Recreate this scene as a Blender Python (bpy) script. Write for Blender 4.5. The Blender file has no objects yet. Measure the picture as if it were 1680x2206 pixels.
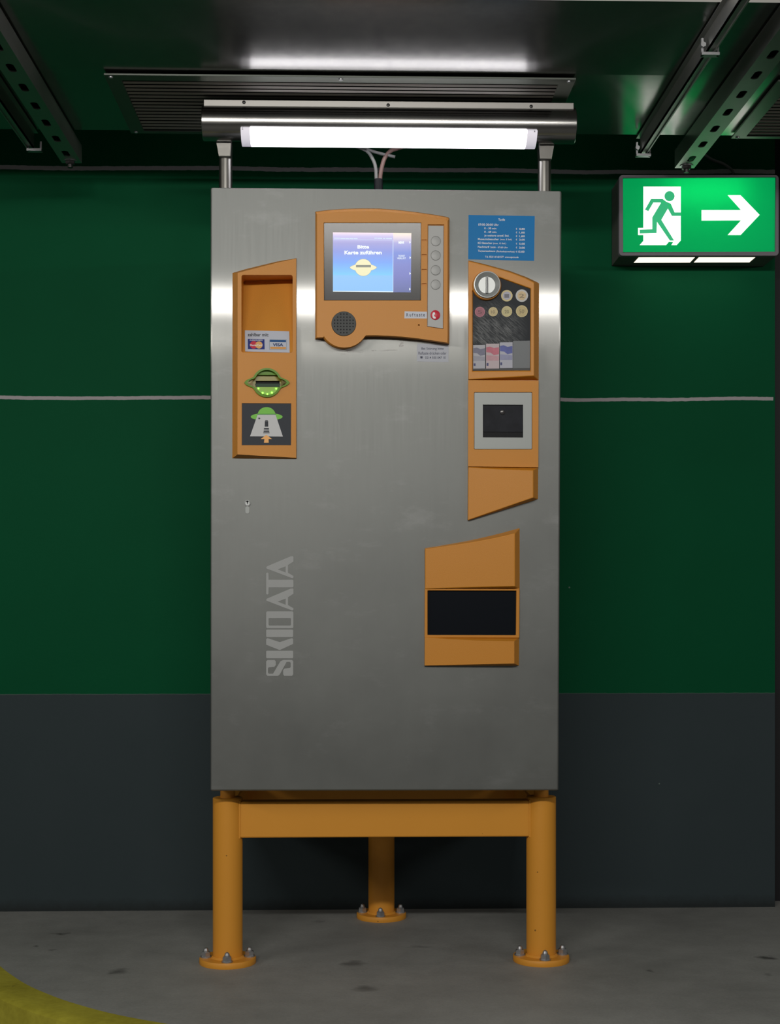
import bpy, bmesh, math, random
from mathutils import Vector, Matrix
from mathutils.geometry import tessellate_polygon

random.seed(7)
sc = bpy.context.scene
col = sc.collection
rad = math.radians

# ------------------------------------------------------------------ camera
HC = 0.75                       # camera height above the raised floor
FPX = 3158.0                    # focal length in pixels of the 1680 x 2206 frame
YAW = rad(1.57)
HZ = 1290.0                     # row of the horizon
cd = bpy.data.cameras.new('camera')
cam = bpy.data.objects.new('camera', cd)
col.objects.link(cam)
cd.sensor_fit = 'HORIZONTAL'
cd.sensor_width = 36.0
cd.lens = 36.0 * FPX / 1680.0
cd.shift_y = (HZ - 1103.0) / 1680.0
cd.clip_start = 0.05
cd.clip_end = 60
cam.location = (0, 0, HC)
cam.rotation_euler = (rad(90), 0, -YAW)
sc.camera = cam
CO = Vector((0, 0, HC))
FW = Vector((math.sin(YAW), math.cos(YAW), 0))
RT = Vector((math.cos(YAW), -math.sin(YAW), 0))
UP = Vector((0, 0, 1))

# ------------------------------------------------------------------ light and exposure
sc.view_settings.view_transform = 'Standard'
sc.view_settings.look = 'None'
sc.view_settings.gamma = 1.0
sc.view_settings.use_curve_mapping = False
sc.view_settings.exposure = 0.0
w = bpy.data.worlds.new('garage_dim')
sc.world = w
w.use_nodes = True
w.node_tree.nodes['Background'].inputs[0].default_value = (1.0, 0.97, 0.90, 1)
w.node_tree.nodes['Background'].inputs[1].default_value = 0.07


def area_lamp(name, loc, target, sx, sy, power, color):
    ld = bpy.data.lights.new(name, 'AREA')
    ld.shape = 'RECTANGLE'
    ld.size, ld.size_y = sx, sy
    ld.energy = power
    ld.color = color
    o = bpy.data.objects.new(name, ld)
    col.objects.link(o)
    o.location = loc
    o.rotation_euler = (Vector(target) - Vector(loc)).to_track_quat('-Z', 'Y').to_euler()
    return o


# the garage's own fluorescent tube on the roadway side, then two added side lights
area_lamp('garage_tube', (-0.25, 0.2, 1.79), (-0.1, 2.9, 0.75), 1.8, 0.06, 36, (1.0, 0.96, 0.90))
area_lamp('added_side_light_west', (-2.7, 1.0, 1.727), (0.0, 3.2, 0.6), 1.5, 0.08, 15, (1.0, 0.95, 0.86))  # added light from the side for legs and upper wall
area_lamp('added_side_light_east', (2.7, 1.0, 1.727), (0.0, 3.2, 0.6), 1.5, 0.08, 10, (1.0, 0.96, 0.90))  # weaker added light from the opposite side
LAMP_E = 4.6                   # radiance of the machine's lamp cover
SIGN_W = 1.15                   # radiance of the white parts of the exit sign

# ------------------------------------------------------------------ pixel rays (only used to read sizes off the photograph)


def ray(px, py):
    return FW + RT * ((px - 840.0) / FPX) + UP * ((HZ - py) / FPX)


def PY(px, py, Y):
    d = ray(px, py)
    return CO + d * (Y / d.y)


def PZ(px, py, Z):
    d = ray(px, py)
    return CO + d * ((Z - HC) / d.z)


# ------------------------------------------------------------------ materials
def lin(r, g, b):
    def f(c):
        c /= 255.0
        return c / 12.92 if c <= 0.04045 else ((c + 0.055) / 1.055) ** 2.4
    return (f(r), f(g), f(b), 1)


def mat(name, color, rough=0.5, metal=0.0, emit=None, estr=0.0, spec=0.5, trans=0.0, bump=0.0, bscale=300.0, cvar=0.0, cscale=6.0, coat=0.0):
    m = bpy.data.materials.new(name)
    m.use_nodes = True
    nt = m.node_tree
    b = nt.nodes['Principled BSDF']
    c = tuple(color) if len(color) == 4 else tuple(color) + (1,)
    b.inputs['Base Color'].default_value = c
    b.inputs['Roughness'].default_value = rough
    b.inputs['Metallic'].default_value = metal
    b.inputs['Specular IOR Level'].default_value = spec
    b.inputs['Transmission Weight'].default_value = trans
    b.inputs['Coat Weight'].default_value = coat
    if emit is not None:
        b.inputs['Emission Color'].default_value = tuple(emit) if len(emit) == 4 else tuple(emit) + (1,)
        b.inputs['Emission Strength'].default_value = estr
    if bump > 0 or cvar > 0:
        tc = nt.nodes.new('ShaderNodeTexCoord')
    if bump > 0:
        n = nt.nodes.new('ShaderNodeTexNoise')
        n.inputs['Scale'].default_value = bscale
        n.inputs['Detail'].default_value = 4
        bm_ = nt.nodes.new('ShaderNodeBump')
        bm_.inputs['Strength'].default_value = bump
        bm_.inputs['Distance'].default_value = 0.001
        nt.links.new(tc.outputs['Object'], n.inputs['Vector'])
        nt.links.new(n.outputs['Fac'], bm_.inputs['Height'])
        nt.links.new(bm_.outputs['Normal'], b.inputs['Normal'])
    if cvar > 0:
        n = nt.nodes.new('ShaderNodeTexNoise')
        n.inputs['Scale'].default_value = cscale
        n.inputs['Detail'].default_value = 6
        n.inputs['Roughness'].default_value = 0.6
        mx = nt.nodes.new('ShaderNodeMix')
        mx.data_type = 'RGBA'
        mx.inputs[6].default_value = tuple(x * (1 - cvar) for x in c[:3]) + (1,)
        mx.inputs[7].default_value = tuple(min(1, x * (1 + cvar)) for x in c[:3]) + (1,)
        nt.links.new(tc.outputs['Object'], n.inputs['Vector'])
        nt.links.new(n.outputs['Fac'], mx.inputs[0])
        nt.links.new(mx.outputs[2], b.inputs['Base Color'])
    return m


class NT:
    """small helper to chain nodes"""
    def __init__(self, m):
        self.t = m.node_tree
        self.b = self.t.nodes['Principled BSDF']

    def n(self, typ, **kw):
        x = self.t.nodes.new(typ)
        for k, v in kw.items():
            setattr(x, k, v)
        return x

    def l(self, a, b):
        self.t.links.new(a, b)

    def math(self, op, a, b=None, c=None, clamp=False):
        x = self.n('ShaderNodeMath', operation=op, use_clamp=clamp)
        for i, v in enumerate((a, b, c)):
            if v is None:
                continue
            if isinstance(v, (int, float)):
                x.inputs[i].default_value = v
            else:
                self.l(v, x.inputs[i])
        return x.outputs[0]

    def mix(self, f, a, b):
        x = self.n('ShaderNodeMix', data_type='RGBA')
        for i, v in ((0, f), (6, a), (7, b)):
            if isinstance(v, (int, float, tuple)):
                x.inputs[i].default_value = v
            else:
                self.l(v, x.inputs[i])
        return x.outputs[2]

    def noise(self, vec, scale, detail=4, rough=0.55):
        x = self.n('ShaderNodeTexNoise')
        x.inputs['Scale'].default_value = scale
        x.inputs['Detail'].default_value = detail
        x.inputs['Roughness'].default_value = rough
        if vec is not None:
            self.l(vec, x.inputs['Vector'])
        return x.outputs['Fac']

    def ramp(self, v, a, b, lo=0.0, hi=1.0):
        x = self.n('ShaderNodeMapRange')
        x.clamp = True
        self.l(v, x.inputs['Value'])
        for k, val in (('From Min', a), ('From Max', b), ('To Min', lo), ('To Max', hi)):
            x.inputs[k].default_value = val
        return x.outputs['Result']

    def scaled(self, vec, s):
        x = self.n('ShaderNodeMapping')
        x.inputs['Scale'].default_value = s
        self.l(vec, x.inputs['Vector'])
        return x.outputs['Vector']


def steel(name, base=(0.56, 0.56, 0.55), rough=0.36, aniso=0.0, rot=0.0, var=0.06, grain=(400, 400, 6)):
    m = mat(name, base, rough, 1.0)
    k = NT(m)
    tc = k.n('ShaderNodeTexCoord')
    big = k.noise(tc.outputs['Object'], 3.2, 5, 0.6)
    fine = k.noise(k.scaled(tc.outputs['Object'], grain), 1.0, 3, 0.5)
    s = k.math('ADD', k.math('MULTIPLY', big, 0.75), k.math('MULTIPLY', fine, 0.25))
    k.l(k.ramp(s, 0.25, 0.75, rough - var, rough + var), k.b.inputs['Roughness'])
    k.l(k.mix(k.ramp(big, 0.3, 0.7), tuple(c * 0.87 for c in base) + (1,), tuple(min(1, c * 1.11) for c in base) + (1,)), k.b.inputs['Base Color'])
    if aniso:
        k.b.inputs['Anisotropic'].default_value = aniso
        k.b.inputs['Anisotropic Rotation'].default_value = rot
        tg = k.n('ShaderNodeTangent', direction_type='UV_MAP')
        k.l(tg.outputs[0], k.b.inputs['Tangent'])
    return m


M = {}
M['steel'] = steel('brushed_steel', (0.225, 0.236, 0.230), 0.54, var=0.05)
_k = NT(M['steel'])
_tc = _k.n('ShaderNodeTexCoord')
_old = _k.b.inputs['Base Color'].links[0].from_socket
_sm = _k.math('MULTIPLY', _k.ramp(_k.noise(_k.scaled(_tc.outputs['Object'], (7, 7, 16)), 1.0, 6, 0.7), 0.56, 0.74), 0.5)
_k.l(_k.mix(_sm, _old, (0.31, 0.32, 0.32, 1)), _k.b.inputs['Base Color'])
_g = _k.n('ShaderNodeBsdfAnisotropic')
_g.inputs['Color'].default_value = (0.72, 0.72, 0.71, 1)
_g.inputs['Roughness'].default_value = 0.22
_g.inputs['Anisotropy'].default_value = 0.85
_g.inputs['Rotation'].default_value = 0.25
_tg = _k.n('ShaderNodeTangent', direction_type='UV_MAP')
_k.l(_tg.outputs[0], _g.inputs['Tangent'])
_mx = _k.n('ShaderNodeMixShader')
_mx.inputs[0].default_value = 0.095
_k.l(_k.b.outputs[0], _mx.inputs[1])
_k.l(_g.outputs[0], _mx.inputs[2])
_k.l(_mx.outputs[0], _k.t.nodes['Material Output'].inputs['Surface'])
M['lampsteel'] = steel('lamp_steel', (0.42, 0.42, 0.41), 0.22, var=0.03, grain=(6, 400, 400))
M['polesteel'] = steel('pole_steel', (0.26, 0.255, 0.24), 0.33, var=0.05)
M['rail'] = steel('galvanised_rail', (0.42, 0.43, 0.41), 0.45, var=0.10, grain=(40, 40, 40))
M['boltsteel'] = mat('bolt_steel', (0.42, 0.43, 0.45), 0.42, 0.85)
M['screw'] = mat('dark_screw', (0.06, 0.06, 0.06), 0.4, 0.8)
M['orange'] = mat('orange_plastic', lin(207, 137, 40), 0.46, spec=0.5, bump=0.22, bscale=900, cvar=0.05, cscale=5)
M['yellow'] = mat('yellow_paint', lin(222, 152, 50), 0.5, spec=0.45, cvar=0.06, cscale=4, bump=0.05, bscale=120)
_k = NT(M['yellow'])
_tc = _k.n('ShaderNodeTexCoord')
_vo = _k.n('ShaderNodeTexVoronoi')
_vo.inputs['Scale'].default_value = 38.0
_k.l(_tc.outputs['Object'], _vo.inputs['Vector'])
_sc = _k.n('ShaderNodeSeparateColor')
_k.l(_vo.outputs['Color'], _sc.inputs[0])
_sp = _k.math('MULTIPLY', _k.math('LESS_THAN', _vo.outputs['Distance'], _k.math('MULTIPLY', _sc.outputs[1], 0.075)), _k.math('GREATER_THAN', _sc.outputs[0], 0.62))
_old = _k.b.inputs['Base Color'].links[0].from_socket
_k.l(_k.mix(_k.math('MULTIPLY', _sp, 0.75), _old, (0.10, 0.045, 0.01, 1)), _k.b.inputs['Base Color'])
M['glassdark'] = mat('dark_display_glass', (0.012, 0.014, 0.017), 0.22, spec=0.45)
M['black'] = mat('black', (0.005, 0.006, 0.008), 0.5, spec=0.2)
M['blackglass'] = mat('black_tray_cover', (0.004, 0.006, 0.010), 0.18)
M['greyplate'] = mat('grey_plate', lin(160, 162, 162), 0.48, 0.2)
M['silver'] = mat('silver_paint', lin(162, 167, 166), 0.48, 0.25)
M['chrome'] = mat('satin_chrome', lin(182, 186, 186), 0.38, 0.45)
M['speaker'] = mat('speaker_grey', lin(58, 62, 62), 0.55)
M['sticker'] = mat('grey_white_sticker', lin(196, 202, 216), 0.42)
M['foil'] = mat('clear_foil_sticker', lin(158, 162, 172), 0.45, 0.15)
M['ink'] = mat('navy_ink', lin(34, 40, 70), 0.5)
M['inkblack'] = mat('black_ink', lin(26, 26, 30), 0.5)
M['bluesticker'] = mat('blue_sticker', lin(4, 122, 192), 0.5, spec=0.25, cvar=0.04)
M['whiteink'] = mat('white_ink', lin(235, 240, 244), 0.45)
M['red'] = mat('red_button', lin(206, 44, 66), 0.4)
M['logotext'] = mat('etched_lettering', lin(168, 171, 172), 0.7)
M['darkgrey'] = mat('dark_grey_plate', lin(62, 66, 73), 0.6, spec=0.25)
M['ufogreen'] = mat('pictogram_green', lin(120, 202, 70), 0.5)
M['paper'] = mat('pictogram_white', lin(205, 207, 210), 0.5)
M['arrow'] = mat('pictogram_orange', lin(252, 186, 108), 0.5)
M['housing'] = mat('sign_housing_grey', lin(120, 116, 124), 0.5)
M['tubewhite'] = mat('white_plastic', lin(210, 208, 215), 0.4)

# green signs of life in the ticket slot
M['slotplastic'] = mat('green_clear_plastic', (0.20, 0.42, 0.05), 0.12, spec=0.7, trans=0.25)
M['slotgold'] = mat('slot_olive', lin(150, 140, 40), 0.3)
M['slotbowl'] = mat('slot_bowl', (0.28, 0.50, 0.02), 0.35)
M['led'] = mat('green_led', (0.2, 1, 0.1), 0.4, emit=(0.30, 1.0, 0.08), estr=2.2)

# lit things
M['diffuser'] = mat('lamp_cover', (0.9, 0.88, 0.92), 0.5, emit=(0.97, 0.94, 1.0), estr=LAMP_E)
M['diffend'] = mat('lamp_cover_end', (0.80, 0.77, 0.84), 0.45, emit=(0.92, 0.89, 1.0), estr=0.42)
M['signwhite'] = mat('sign_white', (0.9, 0.9, 0.9), 0.4, emit=(1.0, 0.93, 0.90), estr=SIGN_W)
M['signwindow'] = mat('sign_window', (0.9, 0.9, 0.85), 0.4, emit=(1.0, 0.88, 0.72), estr=1.3)
M['signman'] = mat('sign_man_green', (0.02, 0.30, 0.13), 0.3, emit=(0.030, 0.37, 0.155), estr=0.95)


def sign_green():
    m = mat('sign_green', (0.01, 0.30, 0.12), 0.25)
    k = NT(m)
    tr = k.n('ShaderNodeBsdfTranslucent')
    tr.inputs['Color'].default_value = (0.05, 0.62, 0.27, 1)
    em = k.n('ShaderNodeEmission')
    em.inputs['Color'].default_value = (0.0, 0.26, 0.085, 1)
    em.inputs['Strength'].default_value = 0.64
    a = k.n('ShaderNodeAddShader')
    mx = k.n('ShaderNodeMixShader')
    mx.inputs[0].default_value = 0.75
    k.l(k.b.outputs[0], mx.inputs[1])
    k.l(tr.outputs[0], mx.inputs[2])
    k.l(mx.outputs[0], a.inputs[0])
    k.l(em.outputs[0], a.inputs[1])
    k.l(a.outputs[0], k.t.nodes['Material Output'].inputs['Surface'])
    return m


M['signgreen'] = sign_green()
M['signtube'] = mat('sign_tube', (0.9, 0.9, 0.9), 0.4, emit=(0.9, 1.0, 0.92), estr=10.0)
M['signinner'] = mat('sign_inner_white', (0.75, 0.75, 0.75), 0.5)

# ------------------------------------------------------------------ mesh helpers


def link(name, me, m=None, parent=None, bevel=0.0, seg=2, smooth=False, angle=35):
    o = bpy.data.objects.new(name, me)
    col.objects.link(o)
    if m is not None:
        me.materials.append(m)
    if parent is not None:
        o.parent = parent
    if smooth:
        me.shade_smooth() if hasattr(me, 'shade_smooth') else [setattr(p, 'use_smooth', True) for p in me.polygons]
        if smooth != 'all':
            bm = bmesh.new()
            bm.from_mesh(me)
            for e in bm.edges:
                if len(e.link_faces) == 2 and e.calc_face_angle(0) > rad(40):
                    e.smooth = False
            bm.to_mesh(me)
            bm.free()
    if bevel > 0:
        b = o.modifiers.new('edge', 'BEVEL')
        b.width = bevel
        b.segments = seg
        b.limit_method = 'ANGLE'
        b.angle_limit = rad(angle)
        b.use_clamp_overlap = True
    return o


def mesh(name, verts, faces, m=None, parent=None, fix=True, **kw):
    me = bpy.data.meshes.new(name)
    me.from_pydata([tuple(v) for v in verts], [], faces)
    me.validate()
    if fix:
        bm = bmesh.new()
        bm.from_mesh(me)
        bmesh.ops.remove_doubles(bm, verts=bm.verts, dist=1e-6)
        bmesh.ops.recalc_face_normals(bm, faces=bm.faces)
        bm.to_mesh(me)
        bm.free()
    return link(name, me, m, parent, **kw)


class MB:
    def __init__(self):
        self.v, self.f = [], []

    def add(self, vs, fs):
        o = len(self.v)
        self.v += [tuple(v) for v in vs]
        self.f += [tuple(i + o for i in f) for f in fs]
        return self

    def box(self, a, b):
        x0, y0, z0 = a
        x1, y1, z1 = b
        return self.add([(x0, y0, z0), (x1, y0, z0), (x1, y1, z0), (x0, y1, z0), (x0, y0, z1), (x1, y0, z1), (x1, y1, z1), (x0, y1, z1)],
                        [(0, 3, 2, 1), (4, 5, 6, 7), (0, 1, 5, 4), (1, 2, 6, 5), (2, 3, 7, 6), (3, 0, 4, 7)])

    def lathe(self, origin, axis, prof, n=32, closed=True):
        """prof: (radius, distance along the axis)"""
        ax = Vector(axis).normalized()
        t = Vector((1, 0, 0)) if abs(ax.x) < 0.9 else Vector((0, 1, 0))
        u = ax.cross(t).normalized()
        v = ax.cross(u)
        vs, fs = [], []
        o = Vector(origin)
        for r, d in prof:
            for i in range(n):
                a = 2 * math.pi * i / n
                vs.append(o + ax * d + (u * math.cos(a) + v * math.sin(a)) * r)
        for j in range(len(prof) - 1):
            for i in range(n):
                k = (i + 1) % n
                fs.append((j * n + i, j * n + k, (j + 1) * n + k, (j + 1) * n + i))
        if closed:
            fs.append(tuple(range(n)))
            fs.append(tuple((len(prof) - 1) * n + i for i in range(n)))
        return self.add(vs, fs)

    def tube(self, pts, r, n=10):
        P = [Vector(p) for p in pts]
        vs, fs = [], []
        for i, p in enumerate(P):
            d = (P[min(i + 1, len(P) - 1)] - P[max(i - 1, 0)]).normalized()
            t = Vector((0, 1, 0)) if abs(d.y) < 0.9 else Vector((1, 0, 0))
            u = d.cross(t).normalized()
            v = d.cross(u)
            for k in range(n):
                a = 2 * math.pi * k / n
                vs.append(p + (u * math.cos(a) + v * math.sin(a)) * r)
        for j in range(len(P) - 1):
            for i in range(n):
                k = (i + 1) % n
                fs.append((j * n + i, j * n + k, (j + 1) * n + k, (j + 1) * n + i))
        fs.append(tuple(range(n)))
        fs.append(tuple((len(P) - 1) * n + i for i in range(n)))
        return self.add(vs, fs)

    def prism(self, poly, fn0, fn1, holes=()):
        """poly: 2-D outline; fn0 / fn1 map (a, b) to the two faces"""
        loops = [list(poly)] + [list(h) for h in holes]
        flat = [p for lp in loops for p in lp]
        tris = tessellate_polygon([[Vector((p[0], p[1], 0)) for p in lp] for lp in loops])
        n = len(flat)
        vs = [fn0(*p) for p in flat] + [fn1(*p) for p in flat]
        fs = [tuple(t) for t in tris] + [tuple(i + n for i in reversed(t)) for t in tris]
        s = 0
        for lp in loops:
            L = len(lp)
            for i in range(L):
                k = (i + 1) % L
                fs.append((s + i, s + k, n + s + k, n + s + i))
            s += L
        return self.add(vs, fs)

    def out(self, name, m, parent=None, **kw):
        return mesh(name, self.v, self.f, m, parent, **kw)


def smooth_path(pts, n=6):
    """Catmull-Rom through the points"""
    P = [Vector(p) for p in pts]
    P = [P[0] * 2 - P[1]] + P + [P[-1] * 2 - P[-2]]
    out = []
    for i in range(1, len(P) - 2):
        for k in range(n):
            t = k / n
            a, b, c, d = P[i - 1], P[i], P[i + 1], P[i + 2]
            out.append(0.5 * ((2 * b) + (c - a) * t + (2 * a - 5 * b + 4 * c - d) * t * t + (3 * b - a - 3 * c + d) * t ** 3))
    out.append(P[-2])
    return out


def thing(name, label, cat, loc=(0, 0, 0), group=None):
    o = bpy.data.objects.new(name, None)
    o.empty_display_size = 0.1
    col.objects.link(o)
    o.location = loc
    return tag(o, label, cat, group)


def tag(o, label, cat, group=None):
    o['label'] = label
    o['category'] = cat
    if group:
        o['group'] = group
    return o


def struct(o):
    o['kind'] = 'structure'
    return o


def text_data(body, off=0.0):
    cu = bpy.data.curves.new('t', 'FONT')
    cu.body = body
    cu.size = 1.0
    cu.offset = off
    cu.resolution_u = 4
    o = bpy.data.objects.new('t', cu)
    col.objects.link(o)
    dg = bpy.context.evaluated_depsgraph_get()
    dg.update()
    ev = o.evaluated_get(dg)
    me = ev.to_mesh()
    vs = [v.co.copy() for v in me.vertices]
    fs = [tuple(p.vertices) for p in me.polygons]
    ev.to_mesh_clear()
    bpy.data.objects.remove(o)
    bpy.data.curves.remove(cu)
    return vs, fs


def circ(cx, cy, r, n=32, a0=0.0, a1=360.0, ry=None):
    full = abs(a1 - a0) >= 359.9
    ry = r if ry is None else ry
    return [(cx + r * math.cos(rad(a0 + (a1 - a0) * i / (n if full else n - 1))), cy + ry * math.sin(rad(a0 + (a1 - a0) * i / (n if full else n - 1)))) for i in range(n)]


def rrect(x0, y0, x1, y1, r, n=5):
    p = []
    for cx, cy, a in ((x1 - r, y0 + r, -90), (x1 - r, y1 - r, 0), (x0 + r, y1 - r, 90), (x0 + r, y0 + r, 180)):
        p += circ(cx, cy, r, n, a, a + 90)
    return p


# ================================================================== the setting
YW = 3.54                       # back wall
ZB = PY(840, 1494.5, YW).z      # top of the grey dado
ZL1 = PY(840, 366, YW).z
ZL2 = PY(840, 858.5, YW).z
XR = PY(1669, 1500, YW).x       # where the wall ends


def wall_material():
    m = mat('painted_wall', (0.002, 0.09, 0.033), 0.6, spec=0.08)
    k = NT(m)
    tc = k.n('ShaderNodeTexCoord')
    P = tc.outputs['Object']
    sep = k.n('ShaderNodeSeparateXYZ')
    k.l(P, sep.inputs[0])
    x, z = sep.outputs[0], sep.outputs[2]
    big = k.noise(P, 1.3, 5, 0.6)
    green = k.mix(k.ramp(big, 0.3, 0.7), (0.0004, 0.076, 0.0280, 1), (0.0006, 0.092, 0.0350, 1))
    grey = k.mix(k.ramp(big, 0.3, 0.7), (0.038, 0.054, 0.060, 1), (0.046, 0.063, 0.070, 1))
    wob = k.math('MULTIPLY', k.math('SUBTRACT', k.noise(k.scaled(P, (60, 1, 60)), 1.0, 3), 0.5), 0.003)
    slow = k.math('MULTIPLY', k.math('SUBTRACT', k.noise(k.scaled(P, (2.4, 1, 0.01)), 1.0, 2), 0.5), 0.014)
    c = k.mix(k.math('LESS_THAN', k.math('ADD', z, k.math('MULTIPLY', wob, 0.4)), ZB), green, grey)
    # thin pale edge left where the masking tape ran
    d = k.math('ABSOLUTE', k.math('SUBTRACT', k.math('ADD', z, wob), ZB))
    c = k.mix(k.math('MULTIPLY', k.math('LESS_THAN', d, 0.0011), 0.35), c, (0.12, 0.16, 0.15, 1))
    for zl, x1, th in ((ZL1, 3.0, 0.0050), (ZL2, XR - 0.004, 0.0042)):
        dd = k.math('ABSOLUTE', k.math('SUBTRACT', k.math('ADD', k.math('ADD', z, wob), slow), zl))
        on = k.math('MULTIPLY', k.math('LESS_THAN', dd, th), k.math('LESS_THAN', x, x1))
        c = k.mix(on, c, (0.42, 0.40, 0.42, 1))
    # specks of pale dirt and bubbles
    vo = k.n('ShaderNodeTexVoronoi')
    vo.inputs['Scale'].default_value = 9.0
    k.l(P, vo.inputs['Vector'])
    sepc = k.n('ShaderNodeSeparateColor')
    k.l(vo.outputs['Color'], sepc.inputs[0])
    sp = k.math('MULTIPLY', k.math('LESS_THAN', vo.outputs['Distance'], k.math('MULTIPLY', sepc.outputs[1], 0.022)), k.math('GREATER_THAN', sepc.outputs[0], 0.45))
    c = k.mix(k.math('MULTIPLY', sp, 0.55), c, (0.22, 0.28, 0.26, 1))
    # the foot of the wall is darker, with an uneven edge
    foot_dark = k.math('MULTIPLY', k.ramp(k.math('ADD', z, k.math('MULTIPLY', wob, 6)), 0.004, 0.032, 1.0, 0.0), 0.6)
    c = k.mix(foot_dark, c, (0.018, 0.018, 0.017, 1))
    k.l(c, k.b.inputs['Base Color'])
    bp = k.n('ShaderNodeBump')
    bp.inputs['Strength'].default_value = 0.25
    bp.inputs['Distance'].default_value = 0.001
    k.l(k.noise(P, 140, 4), bp.inputs['Height'])
    k.l(bp.outputs[0], k.b.inputs['Normal'])
    return m


struct(MB().box((-3.2, YW, -0.3), (XR, YW + 0.25, 3.9)).out('wall_back', wall_material()))
struct(MB().box((XR - 0.02, YW + 0.07, -0.3), (3.2, YW + 0.3, 3.9)).out('wall_right', mat('near_black_recess', (0.006, 0.006, 0.009), 0.6)))  # near-black surface beyond the end of the back wall
struct(MB().box((-3.2, -4.0, 3.9), (3.2, YW + 0.25, 4.05)).out('ceiling', mat('bare_concrete', (0.16, 0.155, 0.145), 0.8, cvar=0.15)))

KERB_T = [(-95, 1890), (-88, 1960), (-70, 2012), (-38, 2054), (0, 2081), (18, 2095.5), (59.5, 2122), (119, 2147.6), (178.6, 2167), (253, 2186), (357, 2205), (480, 2221), (640, 2236), (900, 2250), (1300, 2262), (1800, 2268)]
top_in = [PZ(x, y, 0.0).to_2d() for x, y in KERB_T]
KW = 0.080


def offset_path(path, d):
    out = []
    for i, p in enumerate(path):
        t = (path[min(i + 1, len(path) - 1)] - path[max(i - 1, 0)]).normalized()
        out.append(p + Vector((t.y, -t.x)) * d)
    return out


top_in = [p.to_2d() for p in smooth_path([p.to_3d() for p in top_in], 4)]
# carry the kerb on past the frame on both sides
top_in = [Vector((top_in[0].x - 0.10, 3.54))] + top_in + [Vector((3.2, top_in[-1].y - 0.02))]


def floor_material():
    m = mat('floor_concrete', (0.2, 0.2, 0.19), 0.62, spec=0.35)
    k = NT(m)
    tc = k.n('ShaderNodeTexCoord')
    P = tc.outputs['Object']
    big = k.noise(P, 2.2, 6, 0.62)
    mid = k.noise(P, 14, 5, 0.6)
    fine = k.noise(P, 160, 3, 0.6)
    s = k.math('ADD', k.math('ADD', k.math('MULTIPLY', big, 0.6), k.math('MULTIPLY', mid, 0.3)), k.math('MULTIPLY', fine, 0.22))
    c = k.mix(k.ramp(s, 0.38, 0.74), (0.200, 0.206, 0.197, 1), (0.325, 0.333, 0.322, 1))
    wv = k.n('ShaderNodeVectorMath', operation='ADD')
    nz = k.n('ShaderNodeTexNoise')
    nz.inputs['Scale'].default_value = 30
    k.l(P, nz.inputs['Vector'])
    sc_ = k.n('ShaderNodeVectorMath', operation='SCALE')
    sc_.inputs['Scale'].default_value = 0.045
    k.l(nz.outputs['Color'], sc_.inputs[0])
    k.l(P, wv.inputs[0])
    k.l(sc_.outputs[0], wv.inputs[1])
    for px, py, rx, ry, st in ((255, 2093, .024, .026, .6), (760, 2076, .026, .030, .55), (787, 2131, .024, .03, .5), (130, 2012, .020, .016, .8), (1652, 2063, .024, .018, .85),
                               (74, 2038, .010, .012, .6), (1402, 2092, .008, .012, .6), (1655, 2100, .014, .016, .35), (905, 2040, .03, .016, .3), (120, 2046, .012, .012, .4), (690, 1985, .02, .016, .3)):
        q = PZ(px, py, 0.0)
        mp = k.n('ShaderNodeMapping')
        mp.inputs['Location'].default_value = (-(q.x + 0.0225) / rx, -(q.y + 0.0225) / ry, 0)
        mp.inputs['Scale'].default_value = (1 / rx, 1 / ry, 0)
        k.l(wv.outputs[0], mp.inputs['Vector'])
        ln = k.n('ShaderNodeVectorMath', operation='LENGTH')
        k.l(mp.outputs[0], ln.inputs[0])
        c = k.mix(k.ramp(ln.outputs['Value'], 0.25, 1.05, st, 0.0), c, (0.035, 0.034, 0.032, 1))
    k.l(c, k.b.inputs['Base Color'])
    bp = k.n('ShaderNodeBump')
    bp.inputs['Strength'].default_value = 0.35
    bp.inputs['Distance'].default_value = 0.0015
    k.l(k.math('ADD', fine, mid), bp.inputs['Height'])
    k.l(bp.outputs[0], k.b.inputs['Normal'])
    return m


poly = [(p.x, p.y) for p in top_in] + [(3.2, YW + 0.1), (top_in[0].x, YW + 0.1)]
struct(MB().prism(poly, lambda a, b: (a, b, 0.0), lambda a, b: (a, b, -0.125)).out('floor', floor_material()))
struct(MB().box((-3.2, -4.0, -0.22), (3.2, YW + 0.1, -0.125)).out('road', mat('roadway', (0.12, 0.12, 0.115), 0.7, cvar=0.2)))


def kerb_material():
    m = mat('kerb_yellow_paint', (0.3, 0.27, 0.03), 0.55, spec=0.4)
    k = NT(m)
    tc = k.n('ShaderNodeTexCoord')
    P = tc.outputs['Object']
    s = k.math('ADD', k.math('MULTIPLY', k.noise(P, 9, 6, 0.65), 0.7), k.math('MULTIPLY', k.noise(P, 70, 3), 0.3))
    c = k.mix(k.ramp(s, 0.35, 0.68), (0.30, 0.265, 0.022, 1), (0.47, 0.43, 0.045, 1))
    k.l(k.mix(k.ramp(k.noise(P, 45, 5, 0.7), 0.66, 0.74), c, (0.07, 0.062, 0.02, 1)), k.b.inputs['Base Color'])
    bp = k.n('ShaderNodeBump')
    bp.inputs['Strength'].default_value = 0.3
    bp.inputs['Distance'].default_value = 0.002
    k.l(k.noise(P, 60, 5), bp.inputs['Height'])
    k.l(bp.outputs[0], k.b.inputs['Normal'])
    return m


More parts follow.
